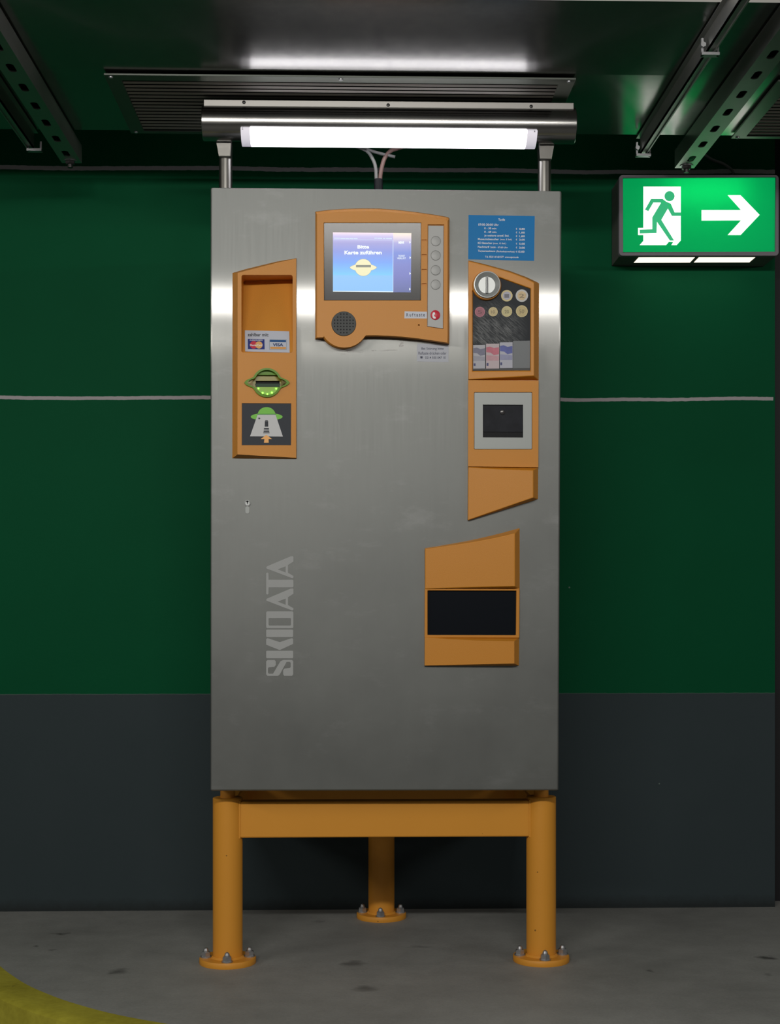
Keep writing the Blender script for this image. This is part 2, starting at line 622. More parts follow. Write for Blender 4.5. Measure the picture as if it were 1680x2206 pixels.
kv, kf = [], []
prof = [(0.0, 0.0), (KW * 0.5, 0.0005), (KW * 0.9, 0.0), (KW * 0.985, -0.004), (KW, -0.012), (KW * 1.04, -0.06), (KW * 1.10, -0.126)]
for d, z in prof:
    for p in offset_path(top_in, d):
        kv.append((p.x, p.y, z))
L = len(top_in)
for j in range(len(prof) - 1):
    for i in range(L - 1):
        kf.append((j * L + i, j * L + i + 1, (j + 1) * L + i + 1, (j + 1) * L + i))
kv += [(p.x, p.y, -0.126) for p in top_in]
J = len(prof)
for i in range(L - 1):
    kf.append(((J - 1) * L + i, (J - 1) * L + i + 1, J * L + i + 1, J * L + i))
struct(mesh('kerb', kv, kf, kerb_material(), smooth=True))

# ================================================================== ventilation duct overhead
H = 1.0165
ZD = HC + H                     # underside of the duct
YD0 = H * FPX / 1294.0
YD1 = H * FPX / 1005.0
duct = thing('ventilation_duct', 'wide dull sheet-metal ventilation duct spanning the whole top above the lamp', 'duct', (0, YD0, ZD))


def duct_material():
    m = mat('duct_metal', (0.3, 0.3, 0.29), 0.2, 0.9)
    k = NT(m)
    tc = k.n('ShaderNodeTexCoord')
    P = tc.outputs['Object']
    big = k.noise(P, 2.5, 5, 0.6)
    fine = k.noise(P, 45, 5, 0.65)
    k.l(k.ramp(k.math('ADD', big, k.math('MULTIPLY', fine, 0.3)), 0.4, 0.9, 0.15, 0.22), k.b.inputs['Roughness'])
    k.l(k.mix(k.ramp(fine, 0.35, 0.7), (0.27, 0.27, 0.26, 1), (0.33, 0.33, 0.31, 1)), k.b.inputs['Base Color'])
    return m


M['duct'] = duct_material()
_k = NT(M['duct'])
_g = _k.n('ShaderNodeBsdfAnisotropic')
_g.inputs['Color'].default_value = (0.22, 0.22, 0.215, 1)
_g.inputs['Roughness'].default_value = 0.17
_g.inputs['Anisotropy'].default_value = 0.86
_g.inputs['Rotation'].default_value = 0.25
_tg = _k.n('ShaderNodeTangent', direction_type='UV_MAP')
_k.l(_tg.outputs[0], _g.inputs['Tangent'])
_mx = _k.n('ShaderNodeMixShader')
_mx.inputs[0].default_value = 0.25
_k.l(_k.b.outputs[0], _mx.inputs[1])
_k.l(_g.outputs[0], _mx.inputs[2])
_k.l(_mx.outputs[0], _k.t.nodes['Material Output'].inputs['Surface'])


YS1 = PZ(218, 152, ZD).y - 0.004


def reflection_slope(x, y):
    # sheet shaped to slope down to the screwed-on grille, placing the lamp's reflection
    g = 1 - min(1, max(0, (abs(x - 0.02) - 0.46) / 0.16))
    g = g * g * (3 - 2 * g)
    return 0.100 * g * max(0.0, YS1 - y)


def duct_sheet(y0, y1, ny):
    nx = 90
    dv, df = [], []
    for j in range(ny + 1):
        for i in range(nx + 1):
            x = -3.1 + 6.2 * i / nx
            y = y0 + (y1 - y0) * j / ny
            dv.append((x, y - YD0, reflection_slope(x, y)))
    for j in range(ny):
        for i in range(nx):
            a = j * (nx + 1) + i
            df.append((a, a + 1, a + nx + 2, a + nx + 1))
    du = mesh('duct_sheet', dv, df, M['duct'], duct, fix=False, smooth='all')
    uvl = du.data.uv_layers.new(name='UVMap')
    for lp in du.data.loops:
        co = du.data.vertices[lp.vertex_index].co
        uvl.data[lp.index].uv = (co.x, co.y)


duct_sheet(YD0, YS1, 90)
duct_sheet(YS1, YD1, 4)
b = MB()
b.add([(-3.1, 0, 0), (3.1, 0, 0), (3.1, 0, 0.36), (-3.1, 0, 0.36), (-3.1, YD1 - YD0, 0), (3.1, YD1 - YD0, 0), (3.1, YD1 - YD0, 0.36), (-3.1, YD1 - YD0, 0.36)],
      [(0, 1, 2, 3), (4, 5, 6, 7), (3, 2, 6, 7), (0, 3, 7, 4), (1, 2, 6, 5)])
b.out('duct_casing', mat('duct_casing_metal', (0.45, 0.45, 0.43), 0.5, 0.5), duct)


def grille(x0, x1, y0, y1, label):
    g = thing('ventilation_grille', label, 'grille', ((x0 + x1) / 2, (y0 + y1) / 2, ZD), 'ventilation grilles in the duct')
    hx, hy = (x1 - x0) / 2, (y1 - y0) / 2
    fw = 0.030
    zt, zb = -0.0045, -0.0085
    fr = MB().prism([(-hx, -hy), (hx, -hy), (hx, hy), (-hx, hy)], lambda a, b_: (a, b_, zt), lambda a, b_: (a, b_, zb),
                    [[(-hx + fw, -hy + fw), (hx - fw, -hy + fw), (hx - fw, hy - fw * .55), (-hx + fw, hy - fw * .55)]])
    fr.out('frame', M['grilleframe'], g, bevel=0.0008)
    MB().box((-hx + fw * .8, -hy + fw * .8, zt - 0.0005), (hx - fw * .8, hy - fw * .5, zt + 0.0005)).out('dark_backing', M['dullblack'], g)  # black sheet standing in for the darkness inside the duct
    n = 15
    s = MB()
    span = 2 * hy - fw * 1.55 - 0.012
    for i in range(n):
        yy = -hy + fw + 0.006 + span * (i + 0.5) / n
        x_a, x_b = -hx + fw, hx - fw
        # inclined blade
        s.add([(x_a, yy - .0030, zt - .0008), (x_b, yy - .0030, zt - .0008), (x_b, yy + .0015, zb + .0005), (x_a, yy + .0015, zb + .0005),
               (x_a, yy - .0018, zt - .0004), (x_b, yy - .0018, zt - .0004), (x_b, yy + .0027, zb + .0005), (x_a, yy + .0027, zb + .0005)],
              [(0, 1, 2, 3), (4, 7, 6, 5), (0, 3, 7, 4), (1, 5, 6, 2), (3, 2, 6, 7), (0, 4, 5, 1)])
    s.out('louvre', M['grilleslat'], g)
    for sx in (-1, 0, 1):
        for sy in (-1, 1):
            MB().lathe((sx * (hx - 0.012), sy * (hy - 0.010), zb), (0, 0, -1), [(0.0045, 0), (0.0042, 0.002), (0.002, 0.003)], 12).out('screw', M['boltsteel'], g, smooth=True)
    return g


M['dullblack'] = mat('dull_black', (0.004, 0.004, 0.004), 1.0, spec=0.0)
M['grilleframe'] = mat('grille_frame', (0.17, 0.19, 0.17), 0.45, 0.7, cvar=0.1)
M['grilleslat'] = mat('grille_slat', (0.36, 0.34, 0.31), 0.45, 0.3)
gx0 = PZ(226, 158, ZD).x
gx1 = PZ(1238, 168, ZD).x
gy0, gy1 = PZ(218, 152, ZD).y, PZ(278, 279, ZD).y
grille(gx0, gx1, gy0, gy1, 'long dark louvred grille in the duct just above the machine lamp')
g2 = PZ(1576, 288, ZD).x
grille(g2, g2 + gx1 - gx0, gy0, gy1, 'end of a louvred duct grille beyond the perforated rail above the exit sign')


# ---- perforated support rails
def strut(xc, y0, y1, label, ztop):
    r = thing('support_rail', label, 'rail', (xc, y1, ztop), 'perforated rails under the duct')
    wd, ht, t = 0.044, 0.040, 0.0025
    ln = y1 - y0
    holes = []
    yy = -0.018
    slots = [circ(0, yy, 0.0065, 14)]
    yy -= 0.052
    pitch = 0.1035
    while yy > -ln + 0.03:
        slots.append([(p[0], p[1]) for p in circ(0, yy + 0.014, 0.0072, 8, 0, 180) + circ(0, yy - 0.014, 0.0072, 8, 180, 360)])
        yy -= pitch
    b_ = MB()
    b_.prism([(-wd / 2, 0), (wd / 2, 0), (wd / 2, -ln), (-wd / 2, -ln)], lambda a, q: (a, q, -ht), lambda a, q: (a, q, -ht + t), slots)
    b_.box((-wd / 2, -ln, -ht + t), (-wd / 2 + t, 0, 0))
    b_.box((wd / 2 - t, -ln, -ht + t), (wd / 2, 0, 0))
    b_.box((-wd / 2 + t, -ln, -t), (-wd / 2 + 0.009, 0, 0))
    b_.box((wd / 2 - 0.009, -ln, -t), (wd / 2 - t, 0, 0))
    b_.out('channel', M['rail'], r)
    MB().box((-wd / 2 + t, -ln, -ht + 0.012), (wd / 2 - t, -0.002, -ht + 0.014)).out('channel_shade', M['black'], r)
    MB().lathe((0, -0.020, -ht - 0.009), (0, 0, 1), [(0.0095, 0), (0.0110, 0.002), (0.0110, 0.009)], 6).lathe((0, -0.020, -ht - 0.016), (0, 0, 1), [(0.0055, 0), (0.006, 0.002), (0.006, 0.050)], 12).out('threaded_rod', M['screw'], r)
    MB().lathe((0, -0.020, -ht - 0.0018), (0, 0, 1), [(0.015, 0), (0.015, 0.0016)], 20).out('washer', M['boltsteel'], r, smooth=True)
    return r


ye = (H - 0.040) * FPX / (HZ - 353)
strut(PY(1474, 352, ye).x, 2.2, ye, 'perforated steel channel rail ending just above the green exit sign', ZD - 0.004)
strut(PY(155, 346, ye).x, 2.2, ye, 'perforated steel channel rail ending over the bare green wall', ZD - 0.004)


def slim(xc, y0, y1, label, side, clamps):
    r = thing('mounting_rail', label, 'rail', (xc, y1, ZD - 0.0035), 'slim rails under the duct')
    ln = y1 - y0
    b_ = MB()
    b_.box((-0.010, -ln, -0.0015), (0.010, 0, 0))
    b_.box((-0.0015, -ln, -0.034), (0.0015, 0, -0.0015))
    b_.box((-0.0015, -ln, -0.034), (0.013, 0, -0.031)) if side > 0 else b_.box((-0.013, -ln, -0.034), (0.0015, 0, -0.031))
    b_.box((0.0105, -ln, -0.037), (0.013, 0, -0.028)) if side > 0 else b_.box((-0.013, -ln, -0.037), (-0.0105, 0, -0.028))
    b_.out('channel', M['rail'], r)
    for yy in clamps:
        c_ = MB().box((-0.012, yy - 0.010, -0.043), (0.020, yy + 0.004, -0.038)).box((-0.012, yy - 0.006, -0.043), (-0.008, yy, -0.012)).box((0.016, yy - 0.006, -0.043), (0.020, yy, -0.022))
        c_.lathe((-0.010, yy - 0.014, -0.026), (0, 1, 0), [(0.005, 0), (0.005, 0.010)], 6)
        c_.out('clamp', M['boltsteel'], r)
    return r


ys = H * FPX / 1005.0 + 0.012
slim(PY(1380, 305, ys).x, 2.25, ys, 'slim steel rail with end clamps between machine lamp and perforated rail', 1, (-0.004, -0.60))
slim(PY(72, 290, ys).x, 2.25, ys, 'slim dark steel rail beside the perforated rail over bare wall', -1, (-0.004,))

# ================================================================== yellow-orange stand
YL = 3.03
YR = 3.45
LR = 0.0306
xl = PY(490.5, 1900, YL).x
xr = PY(1165.5, 1900, YL).x
xb = PY(821.5, 1900, YR).x
ZT = PY(490, 1722, YL - LR).z
ZB0 = PY(820, 1804.5, YL - 0.02).z
ZB1 = PY(820, 1726.5, YL - 0.02).z
stand = thing('machine_stand', 'yellow-orange three-legged steel frame bolted to the floor under the payment machine', 'stand', ((xl + xr) / 2, YL, 0))
SO = Vector(stand.location)


def S(v):
    return Vector(v) - SO


MCAB0 = PY(828, 1703, 2.94).z
for x, y in ((xl, YL), (xr, YL), (xb, YR)):
    leg = MB().lathe(S((x, y, 0.012)), (0, 0, 1), [(LR, 0), (LR, ZT - 0.012 - 0.0015), (LR - 0.0015, ZT - 0.012)], 40).out('leg', M['yellow'], stand, smooth=True)
    MB().lathe(S((x, y, 0.0)), (0, 0, 1), [(0.0578, 0), (0.0582, 0.001), (0.0582, 0.0105), (0.0570, 0.012)], 48).out('base_plate', M['yellow'], leg, smooth=True)
    # weld bead round the foot
    MB().lathe(S((x, y, 0.012)), (0, 0, 1), [(LR + 0.004, 0), (LR + 0.001, 0.004), (LR - 0.001, 0.004)], 40).out('weld', M['yellow'], leg, smooth=True)
    for k in range(4):
        a = rad(-90 + 90 * k + (3 if x != xb else -4))
        p = S((x + 0.0445 * math.cos(a), y + 0.0445 * math.sin(a), 0.012))
        bt = MB().lathe(p, (0, 0, 1), [(0.0115, 0), (0.0115, 0.0025)], 16)
        bt.lathe(p + Vector((0, 0, 0.002)), (0, 0, 1), [(0.0098, 0), (0.0098, 0.0080), (0.0080, 0.0098)], 6)
        bt.lathe(p + Vector((0, 0, 0.010)), (0, 0, 1), [(0.0058, 0), (0.0056, 0.004), (0.0042, 0.0085), (0.001, 0.0105)], 12)
        bt.out('anchor_bolt', M['boltsteel'], leg)
    MB().lathe(S((x, y, ZT - 0.004)), (0, 0, 1), [(0.0152, 0), (0.0152, MCAB0 - ZT + 0.004 - 0.0016)], 28).out('spacer_pin', M['yellow'], stand, smooth=True)


def beam(p, q, off, name='beam'):
    P0, P1 = Vector(p), Vector(q)
    d = (P1 - P0).normalized()
    n = Vector((d.y, -d.x, 0))
    a, c = P0 + d * off, P1 - d * off
    hw = 0.017
    vs = []
    for e in (a, c):
        for sx, z in ((-1, ZB0), (1, ZB0), (1, ZB1), (-1, ZB1)):
            vs.append(S((e.x + n.x * hw * sx, e.y + n.y * hw * sx, z)))
    return mesh('beam', vs, [(0, 1, 2, 3), (4, 7, 6, 5), (0, 4, 5, 1), (1, 5, 6, 2), (2, 6, 7, 3), (3, 7, 4, 0)], M['yellow'], stand, bevel=0.003)


beam((xl, YL, 0), (xr, YL, 0), 0.0245)
YK = YR - 0.036
xk0, xk1 = PY(517, 1715, YK).x, PY(1141, 1715, YK).x
beam((xk0 - 0.002, YK, 0), (xk1 + 0.002, YK, 0), 0.0)
for xx in (xl, xr):
    beam((xx, YL, 0), (xx, YK + 0.017, 0), 0.0245)
for xx, xe in ((xl, xk0), (xr, xk1)):
    beam((xe, YK, 0), (xx, YK, 0), 0.0)
for x, s in ((xl, 1), (xr, -1)):
    xa = x + s * 0.0215
    MB().box(S((min(xa, xa + s * 0.006), YL - 0.0185, ZB0 - 0.002)), S((max(xa, xa + s * 0.006), YL + 0.0185, ZB1 + 0.003))).out('weld_plate', M['yellow'], stand, bevel=0.0015)

# ================================================================== the payment machine
MO = PY(828.2, 1703.5, 2.94)
LEAN = rad(1.11)
mach = thing('payment_machine', 'tall brushed-steel parking payment machine with orange panels standing on the yellow-orange frame', 'payment machine', MO)
TILT = Matrix.Rotation(LEAN, 4, 'X') @ Matrix.Rotation(0.0022, 4, 'Y')
MX = Matrix.Translation(MO) @ TILT
MI = MX.inverted()
CL = MI @ CO


def F(px, py, p=0.0):
    """point of the machine's face (local u, y, w) seen at this place of the photograph, p metres proud of the sheet"""
    d = (MI.to_3x3() @ ray(px, py))
    t = (-p - CL.y) / d.y
    return CL + d * t


def uw(px, py, p=0.0):
    q = F(px, py, p)
    return (q.x, q.z)


UP_PX = 0.00093
u0, w0 = uw(453, 1703.5)
u1 = uw(1203.3, 1703.5)[0]
w1 = uw(830, 407.5)[1]
CD = 0.54
CUT = [(516, 589), (633, 589), (633, 763), (516, 763)], [(523, 789), (627, 789), (627, 861), (523, 861)]
cut2 = [[uw(*p) for p in c] for c in CUT]
DZ = CD * math.tan(LEAN)
cb_ = MB()
_loops = [[(u0, 0.0), (u1, 0.0), (u1, w1), (u0, w1)]] + cut2
cb_.add([(p[0], 0, p[1]) for lp in _loops for p in lp], [tuple(t) for t in tessellate_polygon([[Vector((p[0], p[1], 0)) for p in lp] for lp in _loops])])
cb_.add([(u0, 0, 0), (u1, 0, 0), (u1, 0, w1), (u0, 0, w1), (u0, CD, -DZ), (u1, CD, -DZ), (u1, CD, w1 - DZ), (u0, CD, w1 - DZ)], [(4, 5, 6, 7), (0, 1, 5, 4), (1, 2, 6, 5), (2, 3, 7, 6), (3, 0, 4, 7)])
cab = cb_.out('cabinet', M['steel'], mach, bevel=0.0032, seg=3)
uvl = cab.data.uv_layers.new(name='UVMap')
for lp in cab.data.loops:
    co = cab.data.vertices[lp.vertex_index].co
    uvl.data[lp.index].uv = (co.x + co.y, co.z)


def plate(name, pts, p0, p1, m, parent, holes=(), bevel=0.0, seg=2, pm=None):
    """flat piece: outline in photo pixels measured on its front face, from p0 to p1 proud of the sheet"""
    pm = p1 if pm is None else pm
    o2 = [uw(x, y, pm) for x, y in pts]
    h2 = [[uw(x, y, pm) for x, y in h] for h in holes]
    return MB().prism(o2, lambda a, c: (a, -p0, c), lambda a, c: (a, -p1, c), h2).out(name, m, parent, bevel=bevel, seg=seg)


def lettering(name, items, p, m, parent, thick=0.0002, off=0.012, pf=None):
    """items: (text, left, top, right, bottom) glyph box in photo pixels, or (..., slope)"""
    b_ = MB()
    for it in items:
        body, l, t, r, bt = it[:5]
        sl = it[5] if len(it) > 5 else 0.0
        of = it[6] if len(it) > 6 else off
        vs, fs = text_data(body, of)
        if not vs:
            continue
        x0, x1 = min(v.x for v in vs), max(v.x for v in vs)
        y0, y1 = min(v.y for v in vs), max(v.y for v in vs)
        out = []
        for v in vs:
            px = l + (v.x - x0) / (x1 - x0) * (r - l)
            py = bt - (v.y - y0) / max(1e-6, y1 - y0) * (bt - t) + sl * (px - l)
            pp = pf(px, py) if pf else p
            out.append(F(px, py, pp + thick))
        b_.add(out, fs)
    return b_.out(name, m, parent, fix=False)


def relief(name, front, base, pf, m, parent, holes=(), bevel=0.0012, pbase=0.0, mid=None):
    """raised panel: front outline (photo pixels) at height pf(px, py) over its own, larger base outline; holes: (loop, floor height fn or None, floor material key or None)"""
    n = len(front)
    loops = [front] + [h[0] for h in holes]
    flat = [p for lp in loops for p in lp]
    v3 = [F(x, y, pf(x, y)) for x, y in flat]
    tris = tessellate_polygon([[Vector((v3[i + s].x, v3[i + s].z, 0)) for i in range(len(lp))] for s, lp in zip([sum(len(q) for q in loops[:k]) for k in range(len(loops))], loops)])
    vs = list(v3)
    fs = [tuple(t) for t in tris]
    prev = 0
    rings = ([[F(x, y, mid[1](x, y)) for x, y in mid[0]]] if mid else []) + [[F(x, y, pbase) for x, y in base]]
    for rg in rings:
        bo = len(vs)
        vs += rg
        for i in range(n):
            k = (i + 1) % n
            fs.append((prev + i, prev + k, bo + k, bo + i))
        prev = bo
    s = n
    for h in holes:
        lp, hf = h[0], h[1]
        ho = len(vs)
        for i, (x, y) in enumerate(lp):
            q = v3[s + i]
            d = hf(x, y)
            vs.append(Vector((q.x, -d, q.z)))
        for i in range(len(lp)):
            k = (i + 1) % len(lp)
            fs.append((s + i, s + k, ho + k, ho + i))
        if len(h) > 2 and h[2]:
            t2 = tessellate_polygon([[Vector((v3[s + i].x, v3[s + i].z, 0)) for i in range(len(lp))]])
            fs += [tuple(ho + i for i in t) for t in t2]
        s += len(lp)
    return MB().add(vs, fs).out(name, m, parent, bevel=bevel)


def Z(sx, sy, k):
    return lambda pts: [(sx + x / k, sy + y / k) for x, y in pts]


# ---- etched maker's lettering, lock, stickers on the sheet
z8 = Z(500, 1060, 5.25)
LT = MB()


def glyph(pts, holes=()):
    LT.prism([uw(*p) for p in z8(pts)], lambda a, c: (a, 0.0, c), lambda a, c: (a, -0.0003, c), [[uw(*p) for p in z8(h)] for h in holes])


glyph([(385, 1915), (400, 1900), (480, 1900), (493, 1915), (493, 1955), (480, 1976), (412, 1983), (405, 1996), (405, 2045), (415, 2055), (462, 2055), (545, 1915), (580, 1898), (675, 1898), (690, 1912), (690, 2065), (678, 2078), (590, 2078), (577, 2062), (577, 2015), (592, 1996), (652, 1990), (662, 1978), (662, 1930), (650, 1920), (615, 1922), (538, 2064), (520, 2078), (400, 2078), (385, 2062)])
glyph(rrect(385, 1795, 690, 1880, 12))
glyph([(385, 1665), (398, 1653), (410, 1655), (538, 1698), (665, 1655), (680, 1653), (690, 1665), (690, 1718), (545, 1784), (530, 1784), (385, 1727)])
glyph(rrect(385, 1555, 690, 1640, 12))
glyph(rrect(385, 1350, 692, 1540, 16), [rrect(412, 1425, 665, 1510, 12)])
for dy in (0, -365):
    glyph([(p[0], p[1] + dy) for p in [(385, 1218), (395, 1205), (660, 1093), (685, 1090), (693, 1100), (693, 1150), (632, 1190), (632, 1278), (693, 1315), (693, 1332), (680, 1340), (390, 1230)]],
          [[(p[0], p[1] + dy) for p in [(515, 1240), (605, 1205), (605, 1275)]]])
glyph([(385, 918), (397, 910), (410, 918), (412, 992), (684, 992), (693, 1002), (693, 1068), (684, 1078), (412, 1078), (410, 1152), (397, 1160), (385, 1150)])
LT.out('maker_lettering', M['logotext'], cab)

lk = plate('lock', circ(532.8, 1084.2, 6.6, 28), 0, 0.0025, M['chrome'], mach, bevel=0.0004)
plate('lock_ring', circ(532.8, 1084.2, 6.0, 28), 0.0025, 0.0027, M['screw'], lk, holes=[circ(532.8, 1084.2, 5.0, 28)])
plate('lock_body', circ(532.8, 1094.5, 4.3, 10, 180, 360) + circ(532.8, 1102.5, 4.3, 10, 0, 180), 0, 0.0012, M['silver'], lk)
plate('keyhole', circ(532.8, 1080.6, 2.2, 14) + [(534.6, 1081.5), (533.6, 1085), (532.0, 1085), (531.0, 1081.5)][:0], 0.0026, 0.0028, M['black'], lk)
plate('keyhole_slit', [(532.2, 1081), (533.5, 1081), (533.5, 1086.2), (532.2, 1086.2)], 0.0026, 0.0028, M['black'], lk)

zt = lambda x, y: (1005 + x / 11.2, 460 + y / 11.2)
ts = plate('tariff_sticker', [(1009.2, 463.0), (1151.8, 465.5), (1150.4, 562.0), (1008.4, 558.6)], 0, 0.0003, M['bluesticker'], mach)
rows = [('Tarife', 765, 118, 925, 175), ('07:00-20:00 Uhr', 280, 240, 775, 292), ('0 - 30 min', 428, 332, 715, 380), ('0 - 60 min', 428, 420, 718, 467), ('je weitere angef. Std.', 428, 505, 1025, 568),
        ('Museumsbesucher', 273, 590, 780, 640), ('(max. 5 Std.)', 810, 605, 1095, 652), ('KD Besucher', 273, 685, 620, 735), ('(max. 12 Std.)', 640, 700, 952, 748), ('Nachttarif', 273, 778, 550, 830),
        ('20:00 - 07:00 Uhr', 572, 795, 995, 835), ('Tagesmaximum', 273, 878, 690, 938), ('(Parkscheinverlust)', 718, 892, 1155, 945), ('Tel. 0221 60 68 577  www.apcoa.de', 445, 1020, 1250, 1078)]
for v, y in (('0,80', 348), ('1,80', 436), ('1,80', 525), ('3,00', 608), ('5,00', 706), ('3,00', 800)):
    rows += [('€', 1188, y - 2, 1220, y + 42), (v, 1268, y, 1405, y + 52)]
rows += [('€', 1185, 898, 1215, 940), ('15,00', 1240, 895, 1395, 950)]
lettering('tariff_lettering', [(r[0],) + zt(r[1], r[2]) + zt(r[3], r[4]) + (0.012,) for r in rows], 0.0003, M['whiteink'], ts, off=0.014)

ns = plate('notice_sticker', [(898.3, 740.5), (966.5, 741.0), (966.0, 780.0), (897.6, 778.5)], 0, 0.0003, M['foil'], mach)
zn = lambda x, y: (720 + x / 6.4615, 735 + y / 6.4615)
lettering('notice_lettering', [(r[0],) + zn(r[1], r[2]) + zn(r[3], r[4]) for r in (('Bei Störung bitte', 1215, 86, 1522, 128), ('Ruftaste drücken oder', 1172, 147, 1562, 186), ('0214 500 047 10', 1265, 212, 1550, 246))], 0.0003, M['ink'], ns, off=0.005)
ph = MB()
for pts in (circ(1213, 222, 19, 10, 180, 360, 12) + [(1232, 228), (1222, 228), (1222, 222), (1204, 222), (1204, 228), (1194, 228)], [(1205, 224), (1221, 224), (1230, 240), (1196, 240)]):
    ph.prism([uw(*zn(*p)) for p in pts], lambda a, c: (a, -0.0003, c), lambda a, c: (a, -0.0005, c))
ph.out('telephone_symbol', M['ink'], ns)
# old tape residue below the display
tr_ = MB()
for (x, y, w_, h_) in ((90, 178, 70, 5), (150, 150, 250, 9), (150, 136, 130, 10), (225, 122, 190, 8), (520, 128, 30, 14), (565, 128, 18, 12), (610, 134, 130, 6), (700, 122, 180, 10), (900, 60, 22, 34), (915, 30, 45, 26), (930, 8, 30, 14), (925, 62, 40, 26)):
    ox = random.uniform(-4, 4)
    pts = [(x, y + ox * .4), (x + w_ * .35, y - h_ * .4), (x + w_, y - h_ * .3), (x + w_ * .92, y + h_ * .5), (x + w_ * .5, y + h_ * .4), (x + w_ * .2, y + h_ * .7)]
    tr_.prism([uw(*zn(*p)) for p in pts], lambda a, c: (a, 0.0, c), lambda a, c: (a, -0.0002, c))
tr_.out('tape_residue', mat('tape_glue', (0.50, 0.50, 0.50), 0.6), cab)

# ---- ticket panel
z4 = Z(480, 540, 4.694)
tp_front = [(511.8, 588.0), (540, 580.5), (600, 565.2), (637.8, 557.2), (637.8, 986.2), (511.5, 979.0)]
tp_base = [(500.8, 588.0), (530, 579.5), (598, 563.0), (638.8, 556.2), (638.8, 988.5), (500.4, 987.4)]


def tpf(x, y):
    return 0.022 - 0.014 * (x - 512) / 126.0


niche = z4(rrect(188, 245, 706, 1030, 20))
slot_c = (575.2, 824.8)


def slot_outline(k=1.0, n=60):
    """silhouette of a ringed planet: disc united with a pointed ring"""
    out = []
    for i in range(n):
        a = 2 * math.pi * i / n
        c, s = math.cos(a), math.sin(a)
        r1 = 31.5 * k
        # pointed lens for the ring
        A, B = 49.0 * k, 15.0 * k
        r2 = 1.0 / ((abs(c) / A) ** 1.75 + (abs(s) / B) ** 1.75) ** (1 / 1.75)
        out.append((slot_c[0] + max(r1, r2) * c, slot_c[1] + max(r1, r2) * s))
    return out


def niche_d(x, y):
    t = (y - 592.0) / (759.5 - 592.0)
    return 0.013 - 0.003 - 0.050 * (1 - t)


picw = [(520.6, 868.2), (627.5, 869.0), (627.2, 959.6), (520.4, 959.6)]
tp = relief('ticket_panel', tp_front, tp_base, tpf, M['orange'], mach, [
    (niche, niche_d, True),
    (slot_outline(0.93), lambda x, y: tpf(x, y) - 0.02, False),
    (picw, lambda x, y: tpf(x, y) - 0.0015, True)], bevel=0.0012)


def onpanel(name, pts, d0, d1, m, parent, pf, holes=(), bevel=0.0):
    o2 = [F(x, y, pf(x, y)) for x, y in pts]
    loops = [pts] + list(holes)
    flat = [p for lp in loops for p in lp]
    q = [F(x, y, pf(x, y)) for x, y in flat]
    n = len(flat)
    ofs = [sum(len(lp) for lp in loops[:k]) for k in range(len(loops))]
    tris = tessellate_polygon([[Vector((q[s + i].x, q[s + i].z, 0)) for i in range(len(lp))] for s, lp in zip(ofs, loops)])
    vs = [Vector((v.x, v.y - d1, v.z)) for v in q] + [Vector((v.x, v.y - d0, v.z)) for v in q]
    fs = [tuple(t) for t in tris] + [tuple(n + i for i in reversed(t)) for t in tris]
    for s, lp in zip(ofs, loops):
        for i in range(len(lp)):
            k = (i + 1) % len(lp)
            fs.append((s + i, s + k, n + s + k, n + s + i))
    return MB().add(vs, fs).out(name, m, parent, bevel=bevel)


nd = lambda x, y: niche_d(x, y)
# card sticker on the sloping back of the niche
q4 = Z(520, 705, 14.61)
onpanel('card_sticker', q4([(108, 98), (1505, 130), (1518, 800), (118, 765)]), 0.0002, 0.0006, M['sticker'], tp, nd)
lettering('card_lettering', [('zahlbar mit:',) + q4([(192, 180)])[0] + q4([(862, 284)])[0] + (0.006,)], 0.0, M['inkblack'], tp, off=0.018, pf=lambda x, y: nd(x, y) + 0.0006)
mcb, mcr, mco, mcw = mat('logo_navy', lin(34, 50, 130), 0.5), mat('logo_red', lin(205, 50, 75), 0.5), mat('logo_ochre', lin(228, 176, 108), 0.5), M['whiteink']
onpanel('card_logo', q4([(202, 368), (725, 378), (730, 698), (205, 688)]), 0.0006, 0.0008, mcb, tp, nd)
onpanel('card_logo_disc', q4(circ(390, 555, 120, 36)), 0.0008, 0.0009, mcr, tp, nd)
onpanel('card_logo_disc', q4(circ(552, 560, 114, 36)), 0.0009, 0.0010, mco, tp, nd)
lettering('card_logo_lettering', [('EUROCARD',) + q4([(265, 388)])[0] + q4([(665, 424)])[0] + (0.004,), ('MasterCard',) + q4([(268, 528)])[0] + q4([(655, 594)])[0] + (0.004,)], 0.0, mcw, tp, off=0.02, pf=lambda x, y: nd(x, y) + 0.0010)
onpanel('card_logo', q4(rrect(878, 385, 1428, 715, 30)), 0.0006, 0.0007, mat('logo_border', lin(120, 140, 152), 0.5), tp, nd)
onpanel('card_logo_ground', q4(rrect(888, 394, 1418, 706, 24)), 0.0007, 0.0008, M['sticker'], tp, nd)
onpanel('card_logo_band', q4([(895, 398), (1402, 408), (1402, 474), (895, 466)]), 0.0008, 0.0009, mat('logo_blue', lin(28, 82, 140), 0.5), tp, nd)
onpanel('card_logo_band', q4([(908, 614), (1402, 622), (1402, 690), (908, 684)]), 0.0008, 0.0009, mat('logo_orange', lin(222, 160, 88), 0.5), tp, nd)
# slanted capitals
vs_ = []
lettering('card_logo_lettering', [('VISA',) + q4([(985, 500)])[0] + q4([(1318, 598)])[0] + (0.008,)], 0.0, mat('logo_ink', lin(36, 62, 112), 0.5), tp, off=0.035, pf=lambda x, y: nd(x, y) + 0.0008)

